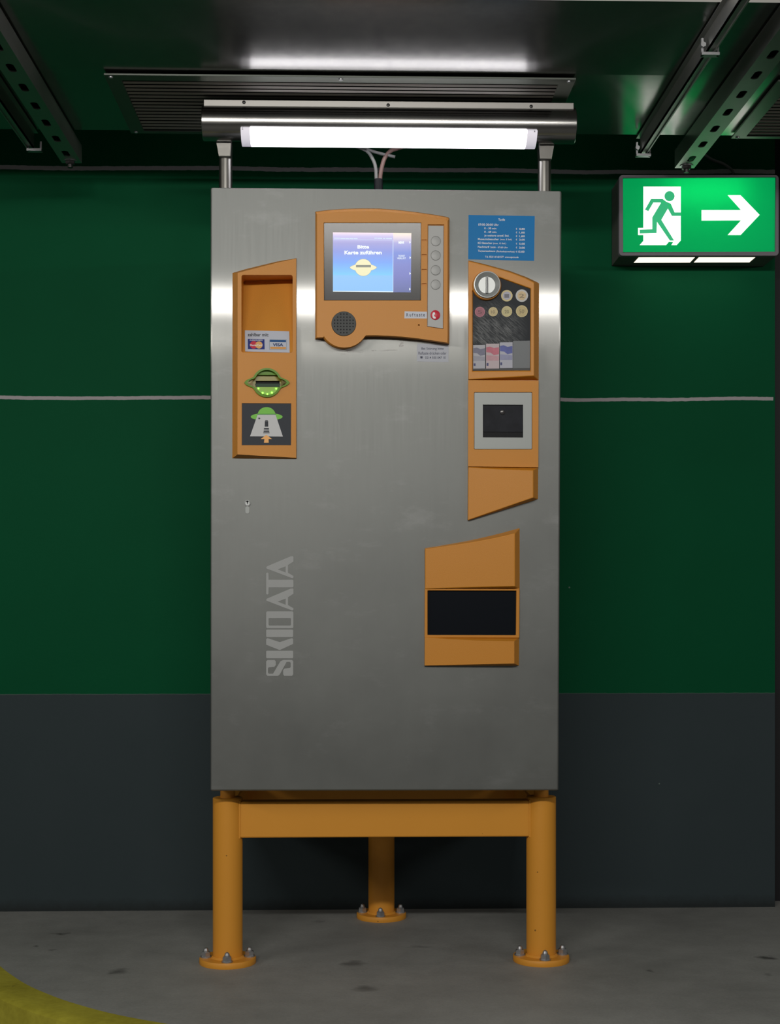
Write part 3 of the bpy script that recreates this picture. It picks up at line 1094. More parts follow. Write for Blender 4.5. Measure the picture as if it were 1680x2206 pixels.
# ringed-planet ticket slot
zs = Z(515, 780, 13.44)
onp = tpf
rim_in = slot_outline(0.86)
onpanel('slot_bezel', slot_outline(1.0), -0.004, 0.0045, M['slotplastic'], tp, tpf, [rim_in], bevel=0.0012)
onpanel('slot_ground', slot_outline(0.92), -0.0195, -0.012, M['slotgold'], tp, tpf, [zs([(468, 520), (1165, 520), (1165, 610), (468, 610)])])
onpanel('slot_dark', zs([(440, 505), (1190, 505), (1190, 625), (440, 625)]), -0.0300, -0.0196, M['black'], tp, tpf)
onpanel('slot_hood', zs(circ(810, 560, 400, 22, 212, 328, 370)), -0.0118, -0.004, M['slotplastic'], tp, tpf, bevel=0.0015)
onpanel('slot_lip', zs([(450, 612), (1185, 612), (1160, 700), (480, 700)]), -0.0118, -0.008, mat('slot_lip_green', (0.025, 0.06, 0.035), 0.4, spec=0.2), tp, tpf)
onpanel('slot_bowl', zs([(480, 705), (1150, 705)] + circ(812, 590, 345, 20, 20, 160)), -0.0118, -0.0095, M['slotbowl'], tp, tpf)
for x, y, r in ((552, 752, 24), (675, 878, 28), (812, 915, 24), (944, 872, 28), (1066, 756, 24)):
    onpanel('slot_led', zs(circ(x, y, r, 14)), -0.0094, -0.0070, M['led'], tp, tpf)
for s in (-1, 1):
    tipx = slot_c[0] + s * 46
    basx = slot_c[0] + s * 31
    pts = [(basx, 818.0), (basx, 833.0), (slot_c[0] + s * 42, 828.5), (tipx, 825.2), (slot_c[0] + s * 42, 822)]
    ctr = F(slot_c[0] + s * 36, 825.5, tpf(slot_c[0], 825) + 0.003)
    rim = [F(x, y, tpf(x, y) - 0.002) for x, y in pts]
    MB().add(rim + [ctr], [(i, (i + 1) % 5, 5) for i in range(5)]).out('slot_wing', mat('slot_wing_tan', lin(170, 150, 110), 0.25, 0.3), tp)

# pictogram below it
pf2 = lambda x, y: tpf(x, y) - 0.0014
onpanel('pictogram_plate', [(521.2, 869.0), (626.9, 869.6), (626.6, 959.0), (521.0, 959.0)], 0, 0.0004, M['darkgrey'], tp, pf2)
ug = z4(circ(322, 1678, 42, 8, 90, 270, 36)) + z4(circ(442, 1665, 92, 18, 187, 353, 84)) + z4(circ(565, 1678, 42, 8, -90, 90, 36))
onpanel('pictogram_ufo', z4(circ(443, 1680, 161, 40, 0, 360, 38)), 0.0004, 0.0005, M['ufogreen'], tp, pf2)
onpanel('pictogram_dome', z4(circ(442, 1668, 92, 22, 180, 360, 86)), 0.0004, 0.00055, M['ufogreen'], tp, pf2)
onpanel('pictogram_ticket', z4([(352, 1657), (532, 1657), (607, 1880), (275, 1878)]), 0.0005, 0.0007, M['paper'], tp, pf2)
onpanel('pictogram_shade', z4([(350, 1650), (537, 1650), (537, 1659), (350, 1659)]), 0.0007, 0.0008, mat('pictogram_dark_green', lin(70, 150, 60), 0.5), tp, pf2)
bars = MB()
for y0, y1, wdt in ((1714, 1722, 24), (1724, 1780, 32), (1793, 1808, 46), (1813, 1818, 48), (1822, 1834, 52), (1839, 1846, 58)):
    pts = z4([(442 - wdt * .55, y0), (442 + wdt * .5, y0), (442 + wdt * .55, y1), (442 - wdt * .6, y1)])
    qv = [F(x, y, pf2(x, y) + 0.0007) for x, y in pts]
    bars.add(qv + [v + Vector((0, -0.0001, 0)) for v in qv], [(0, 1, 2, 3), (4, 5, 6, 7), (0, 1, 5, 4), (1, 2, 6, 5), (2, 3, 7, 6), (3, 0, 4, 7)])
for pts in (z4([(352, 1692), (370, 1688), (382, 1696), (372, 1700), (368, 1708), (362, 1708), (362, 1699)]),):
    qv = [F(x, y, pf2(x, y) + 0.0008) for x, y in pts]
    bars.add(qv, [tuple(range(len(qv)))])
bars.out('pictogram_stripe', M['darkgrey'], tp)
onpanel('pictogram_arrow', z4([(440, 1862), (497, 1905), (462, 1905), (464, 1942), (416, 1942), (420, 1905), (383, 1905)]), 0.0007, 0.0009, M['arrow'], tp, pf2)

# ---- display panel
z3 = Z(660, 430, 5.0909)
DPP = 0.022
arc_top = [(105, 138), (250, 120), (420, 108), (620, 103), (800, 105), (1000, 120), (1200, 143), (1400, 172), (1540, 197), (1560, 212)]
circ_b = circ(410, 1362, 272, 26, 32, 148)
arc_bot = [(1560, 1500), (1557, 1580), (1400, 1557), (1230, 1533), (1060, 1515), (900, 1504), (760, 1499), (655, 1500), (641, 1506)]
dp_out = z3(arc_top + arc_bot + circ_b + [(178, 1521), (103, 1524)])
scr_h = z3([(190, 252), (1258, 252), (1256, 1106), (192, 1106)])
btn_h = z3([(1330, 272), (1510, 272), (1502, 1422), (1322, 1396)])
spk_h = z3(circ(410, 1362, 136, 36))
mic_h = z3(circ(1233, 1375, 9, 10))
gr_h = [z3([(1265, y - 8), (1317, y - 8), (1317, y + 9), (1265, y + 9)]) for y in (447, 608, 770, 929)]
pd = lambda x, y: DPP
cen = z3([(830, 830)])[0]
dp_base = [(cen[0] + (x - cen[0]) * 1.012, cen[1] + (y - cen[1]) * 1.010) for x, y in dp_out]
dp_front = [(cen[0] + (x - cen[0]) * 0.984, y + (5.0 if y < 500 else (-2.2 if y > 690 else 0))) for x, y in dp_out]
dp = relief('display_panel', dp_front, dp_base, pd, M['orange'], mach, [
    (scr_h, lambda x, y: DPP - 0.016, True), (btn_h, lambda x, y: DPP - 0.005, True), (spk_h, lambda x, y: DPP - 0.006, True), (mic_h, lambda x, y: DPP - 0.01, True)]
    + [(h, lambda x, y: DPP - 0.003, True) for h in gr_h], bevel=0.0012, mid=(dp_out, lambda x, y: DPP - 0.005))



def lcd_material(name, top, mid, low, ya, yb, yc):
    """picture on the screen: a sky-like blue image, brighter to the foot"""
    m = mat(name, (0.01, 0.01, 0.012), 0.3)
    k = NT(m)
    tc = k.n('ShaderNodeTexCoord')
    sep = k.n('ShaderNodeSeparateXYZ')
    k.l(tc.outputs['Object'], sep.inputs[0])
    r = k.n('ShaderNodeValToRGB')
    e = r.color_ramp.elements
    e[0].position, e[0].color = 0.0, low
    e[1].position, e[1].color = 1.0, top[-1][1]
    for pos, c in ((0.28, low if mid is None else mid[0]),) + tuple(top[:-1]):
        x = e.new(pos)
        x.color = c
    k.l(k.ramp(sep.outputs[2], ya, yb), r.inputs[0])
    k.l(r.outputs[0], k.b.inputs['Emission Color'])
    k.b.inputs['Emission Strength'].default_value = 1.0
    return m


wl, wh = uw(800, 629.4, DPP - 0.004)[1], uw(800, 501, DPP - 0.004)[1]
M['lcd'] = lcd_material('screen_picture', ((0.30, lin(100, 190, 250)), (0.50, lin(92, 150, 236)), (0.68, lin(112, 132, 214)), (0.82, lin(140, 140, 205)), (0.93, lin(186, 178, 226)), (0.99, lin(236, 214, 226))), (lin(122, 186, 238),), lin(122, 178, 232), wl, wh, 0)
M['lcdside'] = lcd_material('screen_menu', ((0.45, lin(100, 112, 190)), (0.66, lin(92, 120, 205)), (0.82, lin(150, 150, 210)), (0.92, lin(220, 205, 215)), (0.99, lin(244, 228, 205))), (lin(96, 106, 182),), lin(78, 92, 152), wl, wh, 0)
zl = Z(710, 495, 8.842)


def pgf(x, y):
    return DPP - 0.003 - 0.0095 * (y - 482.0) / (646.0 - 482.0)


pg = 0.0
onpanel('screen_glass', z3([(194, 258), (1254, 258), (1253, 1101), (195, 1101)]), -0.002, 0.0, M['glassdark'], dp, pgf)
scr = onpanel('screen', zl([(62, 48), (1556, 66), (1548, 1192), (62, 1178)]), pg, pg + 0.0003, M['lcd'], dp, pgf)
onpanel('screen_menu', zl([(1212, 62), (1556, 66), (1548, 1192), (1210, 1190)]), pg + 0.0003, pg + 0.0005, M['lcdside'], dp, pgf)
onpanel('screen_foot', zl([(64, 922), (1208, 930), (1208, 1180), (64, 1170)]), pg + 0.0003, pg + 0.0004, mat('screen_pale_blue', (0, 0, 0), 0.3, emit=lin(126, 186, 240), estr=1.0), dp, pgf)
M['lcdwhite'] = mat('screen_white', (0, 0, 0), 0.3, emit=lin(238, 250, 252), estr=1.0)
M['lcdpale'] = mat('screen_pale', (0, 0, 0), 0.3, emit=lin(196, 216, 244), estr=1.0)
onpanel('screen_line', zl([(1202, 200), (1213, 200), (1213, 1188), (1204, 1188)]), pg + 0.0004, pg + 0.0006, M['lcdpale'], dp, pgf)
onpanel('screen_line', zl([(70, 1168), (1208, 1178), (1208, 1190), (66, 1178)]), pg + 0.0004, pg + 0.0006, M['lcdwhite'], dp, pgf)
onpanel('screen_line', zl([(76, 186), (1205, 194), (1205, 200), (76, 192)]), pg + 0.0004, pg + 0.0006, M['lcdpale'], dp, pgf)
lettering('screen_lettering', [('Bitte',) + zl([(530, 292)])[0] + zl([(752, 358)])[0], ('Karte zuführen',) + zl([(282, 396)])[0] + zl([(992, 470)])[0]], 0, M['lcdwhite'], dp, off=0.035, pf=lambda x, y: pgf(x, y) + 0.0006)
lettering('menu_lettering', [('MEHR',) + zl([(1312, 218)])[0] + zl([(1420, 268)])[0] + (0, 0.03)], 0, M['lcdwhite'], dp, pf=lambda x, y: pgf(x, y) + 0.0006)
lettering('menu_lettering', [('TICKET',) + zl([(1305, 480)])[0] + zl([(1435, 514)])[0] + (0, 0.012), ('VERLUST',) + zl([(1285, 526)])[0] + zl([(1452, 560)])[0] + (0, 0.012)], 0, M['lcdwhite'], dp, pf=lambda x, y: pgf(x, y) + 0.0006)
# too faint to read in the photograph: pale broken strokes
for x0, x1, y in ((84, 200, 152), (206, 300, 158), (306, 372, 160), (380, 448, 160), (456, 532, 160), (850, 905, 152), (912, 1000, 156), (1018, 1060, 158), (1076, 1186, 160)):
    onpanel('screen_header_stripe', zl([(x0, y), (x1, y + 2), (x1, y + 18), (x0, y + 16)]), 0.0003, 0.0004, M['lcdpale'], dp, pgf)
for x, y in ((1518, 240), (1522, 532), (1520, 834), (1516, 1132)):
    onpanel('screen_arrow', zl([(x, y - 26), (x + 28, y), (x, y + 26)]), pg + 0.0005, pg + 0.0007, M['lcdwhite'], dp, pgf)


def planet(sx):
    out = []
    for i in range(72):
        a = 2 * math.pi * i / 72
        c, s = math.cos(a), math.sin(a)
        A, B = 258 * sx, 72 * sx
        r2 = 1.0 / ((abs(c) / A) ** 1.7 + (abs(s) / B) ** 1.7) ** (1 / 1.7)
        r = max(162 * sx, r2)
        out.append((641 + r * c, 720 + r * s))
    return zl(out)


onpanel('screen_planet_edge', planet(1.02), pg + 0.0003, pg + 0.0005, mat('screen_planet_grey', (0, 0, 0), 0.3, emit=lin(118, 130, 150), estr=1.0), dp, pgf)
onpanel('screen_planet', planet(0.99), pg + 0.0005, pg + 0.0006, mat('screen_planet_cream', (0, 0, 0), 0.3, emit=lin(232, 226, 180), estr=1.0), dp, pgf)
onpanel('screen_slot', zl([(502, 673), (785, 673), (785, 716), (502, 716)]), pg + 0.0006, pg + 0.0007, mat('screen_slot_grey', (0, 0, 0), 0.3, emit=lin(110, 116, 104), estr=1.0), dp, pgf)
bp_ = plate('button_plate', z3([(1336, 284), (1504, 286), (1497, 1415), (1327, 1390)]), DPP - 0.005, DPP - 0.0025, M['greyplate'], dp, bevel=0.0005)
for x, y in ((1418, 455), (1417, 613), (1416, 775), (1416, 933)):
    o = F(*z3([(x, y)])[0], DPP - 0.0025)
    MB().lathe(o, (0, -1, 0), [(0.0098, 0), (0.0098, 0.0012), (0.0090, 0.0016), (0.0088, 0.0010), (0.0060, 0.0013), (0.001, 0.0016)], 36).out('button', M['greyplate'], dp, smooth=True)
cb = F(*z3([(1413, 1267)])[0], DPP - 0.0025)
MB().lathe(cb, (0, -1, 0), [(0.0096, 0), (0.0096, 0.0014), (0.0088, 0.0020)], 36).out('call_button', M['red'], dp, smooth=True)
plate('call_symbol', z3([(1388, 1237), (1410, 1237), (1412, 1258), (1398, 1262), (1400, 1280), (1418, 1288), (1418, 1304), (1396, 1306), (1384, 1292), (1380, 1262)]), DPP - 0.0005, DPP - 0.0003, M['whiteink'], dp)
so = F(*z3([(410, 1362)])[0], DPP - 0.006)
MB().lathe(so, (0, -1, 0), [(0.0248, 0), (0.0248, 0.0045), (0.0240, 0.0052), (0.012, 0.0050)], 44).out('speaker', M['speaker'], dp, smooth=True)
hl = MB()
for j in range(-3, 4):
    for i in range(-3, 4):
        if abs(i) + abs(j) > 4 or (abs(i) == 3 and abs(j) > 1) or (abs(j) == 3 and abs(i) > 1):
            continue
        hl.lathe(so + Vector((i * 0.0061, -0.0049, j * 0.0061)), (0, -1, 0), [(0.0016, 0), (0.0016, 0.0005)], 8)
hl.out('speaker_hole_pattern', M['black'], dp)
cl_ = plate('call_label', z3([(1076, 1225), (1321, 1230), (1321, 1304), (1074, 1302)]), DPP, DPP + 0.0003, M['sticker'], dp)
lettering('call_lettering', [(c, ) + z3([(x0, {'R': 1246, 'f': 1243, 't': 1249}.get(c, 1255))])[0] + z3([(x1, 1282)])[0] for c, x0, x1 in (('R', 1096, 1118), ('u', 1130, 1148), ('f', 1160, 1172), ('t', 1182, 1195), ('a', 1206, 1224), ('s', 1234, 1250), ('t', 1258, 1271), ('e', 1280, 1298))], DPP + 0.0003, M['ink'], dp, off=0.01)

# ---- coin panel
z5 = Z(990, 440, 5.5158)
cp_front = z5([(104, 672), (300, 722), (600, 806), (780, 875), (884, 928)]) + [(1150.2, 809.6), (1080, 813.5), (1009.2, 817.6)]
cp_base = z5([(102, 666), (300, 712), (600, 794), (800, 868), (944, 938)]) + [(1160.4, 819.4), (1080, 819.0), (1008.4, 818.6)]


def cpf(x, y):
    return 0.008 + 0.014 * (x - 1009) / 141.0


coin_win = z5([(425, 850), (845, 1002), (842, 1980), (150, 1985), (150, 1030), (215, 965), (322, 860)])
cp = relief('coin_panel', cp_front, cp_base, cpf, M['orange'], mach, [(coin_win, lambda x, y: cpf(x, y) - 0.005, True)], bevel=0.0014)


def coinglass_material():
    m = mat('scratched_dark_window', (0.02, 0.024, 0.028), 0.34, spec=0.05)
    k = NT(m)
    tc = k.n('ShaderNodeTexCoord')
    P = tc.outputs['Object']
    mp = k.n('ShaderNodeMapping')
    mp.inputs['Rotation'].default_value = (0, rad(-42), 0)
    k.l(P, mp.inputs['Vector'])
    st = k.noise(k.scaled(mp.outputs[0], (45, 1, 420)), 1.0, 5, 0.75)
    cloud = k.noise(P, 22, 4, 0.6)
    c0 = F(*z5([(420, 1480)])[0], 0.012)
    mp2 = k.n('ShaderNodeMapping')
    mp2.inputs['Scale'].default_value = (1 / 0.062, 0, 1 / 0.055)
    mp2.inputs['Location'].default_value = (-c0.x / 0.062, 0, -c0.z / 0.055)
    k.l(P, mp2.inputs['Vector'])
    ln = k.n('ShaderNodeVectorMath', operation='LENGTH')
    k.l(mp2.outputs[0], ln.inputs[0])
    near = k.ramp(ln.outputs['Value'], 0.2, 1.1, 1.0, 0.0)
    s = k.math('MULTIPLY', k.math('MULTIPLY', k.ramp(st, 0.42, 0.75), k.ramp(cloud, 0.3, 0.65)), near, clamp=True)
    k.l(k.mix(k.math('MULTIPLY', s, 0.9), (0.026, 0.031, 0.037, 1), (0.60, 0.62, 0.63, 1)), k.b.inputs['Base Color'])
    k.l(k.ramp(s, 0, 0.6, 0.34, 0.6), k.b.inputs['Roughness'])
    return m


cwf = lambda x, y: cpf(x, y) - 0.0049
onpanel('coin_window', z5([(430, 856), (840, 1006), (838, 1976), (156, 1980), (156, 1036), (220, 968), (322, 866)]), 0, 0.0006, coinglass_material(), cp, cwf)
onpanel('blank_field', z5([(634, 1625), (836, 1622), (834, 1948), (632, 1950)]), 0.0006, 0.0007, mat('blank_grey', lin(72, 80, 86), 0.4), cp, cwf)
onpanel('window_foot_line', z5([(156, 1952), (836, 1952), (836, 1974), (156, 1976)]), 0.0006, 0.0007, mat('foot_grey', lin(46, 48, 50), 0.5), cp, cwf)


def coin(x, y, r, edge, core, txt, split=0.72):
    c = onpanel('coin_picture', z5(circ(x, y, r, 36)), 0.0006, 0.0010, mat('coin_' + edge[0], edge[1], 0.45, 0.25, bump=0.25, bscale=500), cp, cwf)
    onpanel('coin_core', z5(circ(x, y, r * split, 32)), 0.0010, 0.0012, mat('coin_core_' + core[0], core[1], 0.45, 0.25, bump=0.25, bscale=500, cvar=0.2, cscale=180), cp, cwf)
    lettering('coin_numeral', [(txt,) + z5([(x - r * .42, y - r * .32)])[0] + z5([(x + r * .40, y + r * .34)])[0]], 0, mat('coin_mark_' + core[0], tuple(v * 0.55 for v in core[1][:3]), 0.5), cp, off=0.0, pf=lambda a, c_: cwf(a, c_) + 0.0012)


gold, silv, cop = ('gold', lin(172, 160, 118)), ('silver', lin(160, 162, 162)), ('copper', lin(128, 76, 88))
coin(560, 1088, 68, gold, ('nickel', lin(146, 148, 160)), '1')
coin(738, 1087, 74, silv, ('brass', lin(170, 152, 118)), '2')
coin(240, 1280, 60, ('copper', lin(150, 92, 106)), cop, '5', 0.86)
coin(397, 1278, 55, gold, ('pale_gold', lin(160, 146, 108)), '10', 0.86)
coin(560, 1275, 63, gold, ('dull_gold', lin(160, 152, 112)), '20', 0.86)
coin(738, 1272, 70, gold, ('deep_gold', lin(158, 144, 102)), '50', 0.86)


def note(x0, y0, x1, y1, name, main, tint):
    zq = Z(1010, 730, 12.0)
    onpanel('banknote_picture', zq([(x0, y0), (x1, y0 - 4), (x1, y1), (x0, y1 + 4)]), 0.0006, 0.0009, mat('note_paper_' + name, tint, 0.5), cp, cwf)
    m = mat('note_print_' + name, main, 0.5, cvar=0.45, cscale=70)
    h = y1 - y0
    w_ = x1 - x0
    onpanel('banknote_print', zq([(x0 + 6, y0 + h * .14), (x0 + w_ * .3, y0 + h * .11), (x0 + w_ * .6, y0 + h * .17), (x1 - 6, y0 + h * .14), (x1 - 6, y0 + h * .42), (x0 + w_ * .6, y0 + h * .46), (x0 + w_ * .35, y0 + h * .36), (x0 + 6, y0 + h * .34)]), 0.0009, 0.0010, m, cp, cwf)
    onpanel('banknote_band', zq([(x0 + 6, y0 + h * .46), (x1 - 8, y0 + h * .50), (x1 - 8, y0 + h * .68), (x0 + 6, y0 + h * .68)]), 0.0009, 0.0010, mat('note_band_' + name, tuple(0.45 * a + 0.55 * b_ for a, b_ in zip(main, tint)), 0.5, cvar=0.2, cscale=90), cp, cwf)
    onpanel('banknote_flag', zq([(x0 + 14, y1 - h * .22), (x0 + 62, y1 - h * .22), (x0 + 62, y1 - h * .11), (x0 + 14, y1 - h * .11)]), 0.0009, 0.0010, mat('note_flag', lin(44, 52, 110), 0.5), cp, cwf)


note(108, 160, 418, 768, 'grey', lin(110, 112, 136), lin(170, 172, 182))
note(442, 130, 780, 768, 'red', lin(190, 100, 120), lin(186, 172, 178))
note(795, 94, 1128, 756, 'blue', lin(72, 84, 158), lin(172, 174, 188))
# coin knob
kc = F(*z5([(322, 967)])[0], cpf(1048, 615))
ky = kc.y
MB().lathe((kc.x, ky + 0.006, kc.z), (0, -1, 0), [(0.0288, 0), (0.0288, 0.008), (0.0278, 0.0105), (0.0266, 0.0105), (0.0266, 0.0)], 48, closed=False).out('coin_knob_collar', M['orange'], cp, smooth=True)
kb = MB().lathe((kc.x, ky, kc.z + 0.0006), (0, -1, 0), [(0.0268, 0), (0.0268, 0.0085), (0.0262, 0.0098), (0.0246, 0.0100), (0.0236, 0.0090), (0.0172, 0.0030), (0.0166, 0.0022), (0.001, 0.0022)], 56)
kb.out('coin_knob', M['chrome'], cp, smooth=True)
MB().box((kc.x - 0.0029, ky - 0.0085, kc.z - 0.0165), (kc.x + 0.0029, ky - 0.002, kc.z + 0.0170)).out('coin_slot', M['chrome'], cp, bevel=0.0012)
MB().box((kc.x - 0.0011, ky - 0.0087, kc.z - 0.0150), (kc.x + 0.0011, ky - 0.008, kc.z + 0.0155)).out('coin_slit', M['darkgrey'], cp)

# ---- receipt panel
z6 = Z(990, 800, 6.4895)
RPP = 0.008
rp_o = [(1008.4, 818.8), (1160.2, 819.6), (1159.4, 1006.6), (1008.0, 1005.0)]
ins_h = z6(rrect(200, 288, 1015, 1092, 14, 4))
rp = relief('receipt_panel', rp_o, rp_o, lambda x, y: RPP, M['orange'], mach, [(ins_h, lambda x, y: RPP - 0.004, True)], bevel=0.0010)
wn = z6([(325, 465), (886, 467), (887, 925), (325, 922)])
plate('receipt_insert', z6(rrect(206, 296, 1009, 1087, 12, 4)), RPP - 0.004, RPP + 0.0004, M['silver'], rp, holes=[wn], bevel=0.0010)
# recessed window: sloping dark flap above a slot
a_, b1_, c_, d_ = [uw(*p, RPP) for p in wn]
fl = [(a_[0], -RPP + 0.004, a_[1]), (b1_[0], -RPP + 0.004, b1_[1])]
ws = uw(*z6([(600, 848)])[0], RPP - 0.004)[1]
fl += [(b1_[0], -RPP + 0.001, ws), (a_[0], -RPP + 0.001, ws)]
mesh('receipt_flap', fl, [(0, 1, 2, 3)], mat('smoked_flap', (0.022, 0.024, 0.030), 0.4, spec=0.06, cvar=0.5, cscale=40), rp)
MB().box((d_[0], -RPP + 0.003, d_[1] - 0.001), (c_[0], -RPP + 0.0045, ws + 0.002)).out('receipt_slot', M['black'], rp)
ko = F(*z6([(600, 575)])[0], RPP - 0.003)
MB().lathe(ko, (0, -1, 0), [(0.0052, 0), (0.0045, 0.0012), (0.002, 0.0016)], 20).out('flap_knob', mat('flap_knob_grey', (0.035, 0.033, 0.036), 0.2), rp, smooth=True)
lf_front = [(1008.6, 1006.4), (1040, 1008.6), (1090, 1011.4), (1148.6, 1013.2), (1148.6, 1072.0), (1008.0, 1120.6)]
lf_base = [(1007.8, 1005.2), (1040, 1005.4), (1090, 1005.6), (1159.2, 1006.4), (1158.6, 1075.4), (1007.2, 1121.6)]
relief('receipt_chute', lf_front, lf_base, lambda x, y: 0.010 + 0.012 * (x - 1008) / 140.0, M['orange'], mach, bevel=0.0012)

# ---- change tray
z7 = Z(890, 1120, 6.684)
TPP = 0.007
tray_o = z7([(165, 408), (340, 382), (500, 355), (700, 320), (900, 280), (1100, 235), (1300, 185), (1525, 122), (1533, 1000), (1528, 1690), (1520, 2095), (162, 2100)])
op = z7([(207, 1017), (1486, 1020), (1480, 1660), (207, 1657)])
ct = relief('change_tray', z7([(166, 985), (1531, 985), (1527, 1700), (163, 1695)]), z7([(166, 985), (1531, 985), (1527, 1700), (163, 1695)]), lambda x, y: TPP, M['orange'], mach, [(op, lambda x, y: -0.0002, False)], bevel=0.0010)
plate('tray_cover', z7([(200, 1008), (1492, 1010), (1488, 1668), (200, 1664)]), 0.0002, 0.0012, M['blackglass'], ct)
up_f = z7([(172, 418), (340, 395), (500, 372), (700, 343), (900, 310), (1100, 274), (1300, 232), (1464, 192), (1464, 957), (1100, 965), (600, 978), (172, 996)])
up_b = z7([(165, 406), (340, 379), (500, 352), (700, 317), (900, 277), (1100, 232), (1300, 182), (1532, 118), (1532, 1000), (1100, 999), (600, 998), (166, 998)])
twf = lambda x, y: 0.009 + 0.013 * (x - 915) / 195.0
relief('upper_wedge', up_f, up_b, twf, M['orange'], ct, bevel=0.0014)
lo_f = z7([(168, 1690), (500, 1716), (900, 1736), (1200, 1744), (1455, 1746), (1455, 2068), (1000, 2078), (166, 2096)])
lo_b = z7([(164, 1684), (500, 1685), (900, 1687), (1200, 1688), (1526, 1692), (1522, 2098), (1000, 2099), (161, 2103)])
relief('lower_wedge', lo_f, lo_b, twf, M['orange'], ct, bevel=0.0014)

# ================================================================== the lamp on poles
YA = 2.965
ZA = PY(838, 268, YA).z
xa0 = PY(437, 262, YA).x
xa1 = PY(1237.5, 272, YA).x
TR = 0.0356
lamp = thing('overhead_lamp', 'lit tubular steel strip lamp on two poles above the payment machine', 'lamp', ((xa0 + xa1) / 2, YA, ZA))
LO = Vector(lamp.location)
hl_ = (xa1 - xa0) / 2
MB().lathe((-hl_, 0, 0), (1, 0, 0), [(TR - 0.001, 0), (TR, 0.001), (TR, 2 * hl_ - 0.001), (TR - 0.001, 2 * hl_)], 64).out('lamp_housing', M['lampsteel'], lamp, smooth=True)
fx0, fx1 = PY(441, 222, YA).x - LO.x, PY(1232, 230, YA).x - LO.x
yf = -0.026
zf1 = PY(838, 217.5, YA + yf).z - LO.z
zf0 = PY(838, 232, YA + yf).z - LO.z
MB().box((fx0, yf, zf0), (fx1, 0.012, zf1)).out('top_flange', M['lampflange'] if 'lampflange' in M else mat('flange_steel', (0.50, 0.49, 0.47), 0.38, 0.9), lamp, bevel=0.0012)
for px, py in ((525.5, 220.5), (836, 226.5), (1144, 229.5)):
    q = PY(px, py, YA + yf) - LO
    MB().lathe((q.x, yf, q.z), (0, -1, 0), [(0.0036, 0), (0.0034, 0.0012), (0.0018, 0.0020)], 14).out('flange_screw', M['screw'], lamp, smooth=True)


def arc_strip(name, x0, x1, r, m, a0=-30, a1=-125, n=24):
    b_ = MB()
    pts = []
    for rr in (r, TR - 0.002):
        for i in range(n + 1):
            a = rad(a0 + (a1 - a0) * i / n)
            pts.append((-rr * math.cos(a), rr * math.sin(a)))
    vs, fs = [], []
    for x in (x0, x1):
        vs += [(x, y, z) for y, z in pts]
    N = 2 * (n + 1)
    for i in range(n):
        fs.append((i, i + 1, N + i + 1, N + i))
        fs.append((n + 1 + i, n + 2 + i, N + n + 2 + i, N + n + 1 + i))
        for o in (0, N):
            fs.append((o + i, o + i + 1, o + n + 2 + i, o + n + 1 + i))
    fs.append((0, n + 1, N + n + 1, N))
    fs.append((n, N + n, N + 2 * n + 1, 2 * n + 1))
    return mesh(name, vs, fs, m, lamp, smooth=True)


dx = [PY(p, 300, YA - 0.04).x - LO.x for p in (518, 538, 1136, 1158)]
arc_strip('lamp_cover', dx[1], dx[2], 0.0455, M['diffuser'])
arc_strip('lamp_cover_end', dx[0], dx[1] - 0.0002, 0.0455, M['diffend'])
arc_strip('lamp_cover_end', dx[2] + 0.0002, dx[3], 0.0455, M['diffend'])
for px, py in ((522, 282), (838, 287), (1152, 288.5)):
    q = PY(px, py, YA - 0.041) - LO
    a = Vector((0, -0.041, q.z)).normalized()
    a = Vector((0, -0.80, -0.60))
    MB().lathe(Vector((q.x, a.y * 0.0445, a.z * 0.0445 + 0.0035)), a, [(0.0028, 0), (0.0027, 0.0022), (0.0014, 0.0030)], 12).out('cover_screw', M['screw'], lamp, smooth=True)
PR = 0.0135
YPOLE = 3.0
ztop = (MX @ Vector((0, 0, w1))).z
for px, s in ((486.0, -1), (1172.5, 1)):
    q = PY(px, 380, YPOLE) - LO
    zb = ztop + 0.0012 - LO.z
    MB().lathe((q.x, YPOLE - YA, zb), (0, 0, 1), [(PR, 0), (PR, -0.012 - zb)], 32).out('pole', M['polesteel'], lamp, smooth=True)
    # coped gusset that saddles the tube
    MB().prism([(q.x - PR * .9, -0.064), (q.x + PR * .9, -0.064), (q.x + PR + (0.005 if s > 0 else 0.001), -0.030), (q.x - PR - (0.005 if s < 0 else 0.001), -0.030)],
               lambda a, c: (a, 0.014, c), lambda a, c: (a, 0.045, c)).out('saddle', M['polesteel'], lamp, bevel=0.002)

# cables between lamp and cabinet
zc = ztop + 0.001


def cable(pts, r, m, name, label, cat='cable', Y=3.03, group=None):
    P = smooth_path([PY(x, y, Y) if len(q) == 0 else PY(x, y, q[0]) for x, y, *q in pts], 6)
    if group:               # wired to the lamp: a part of it
        o = MB().tube([p - LO for p in P], r, 10).out(name, m, lamp, smooth='all')
        return o
    return tag(MB().tube(P, r, 10).out(name, m, smooth='all'), label, cat)


M['cablegrey'] = mat('cable_grey', lin(112, 114, 112), 0.5)
M['cablebrown'] = mat('cable_brown', lin(108, 84, 78), 0.5)
yb_ = (ztop - HC) * FPX / (HZ - 0)  # row is found from the height below
row = HZ - (ztop + 0.0015 - HC) * FPX / 3.03
c1 = cable([(811, row), (810.5, 388), (809, 362), (804, 345), (793, 328), (780, 320), (760, 312, 3.0), (750, 309, 2.98)], 0.0036, M['cablegrey'], 'power_cable', 'grey cable curving down from under the lamp into the machine top', group='cables under the lamp')
c2 = cable([(818, row), (818.5, 388), (823, 358), (830, 338), (842, 325), (862, 318), (880, 312, 2.98)], 0.0044, M['cablebrown'], 'power_cable', 'thicker brownish cable from the lamp to the machine top', group='cables under the lamp')
c3 = cable([(772, 309, 2.98), (792, 322), (820, 331), (851, 338)], 0.0034, M['cablegrey'], 'power_cable', 'short loose grey cable stub crossing just under the lamp', group='cables under the lamp')
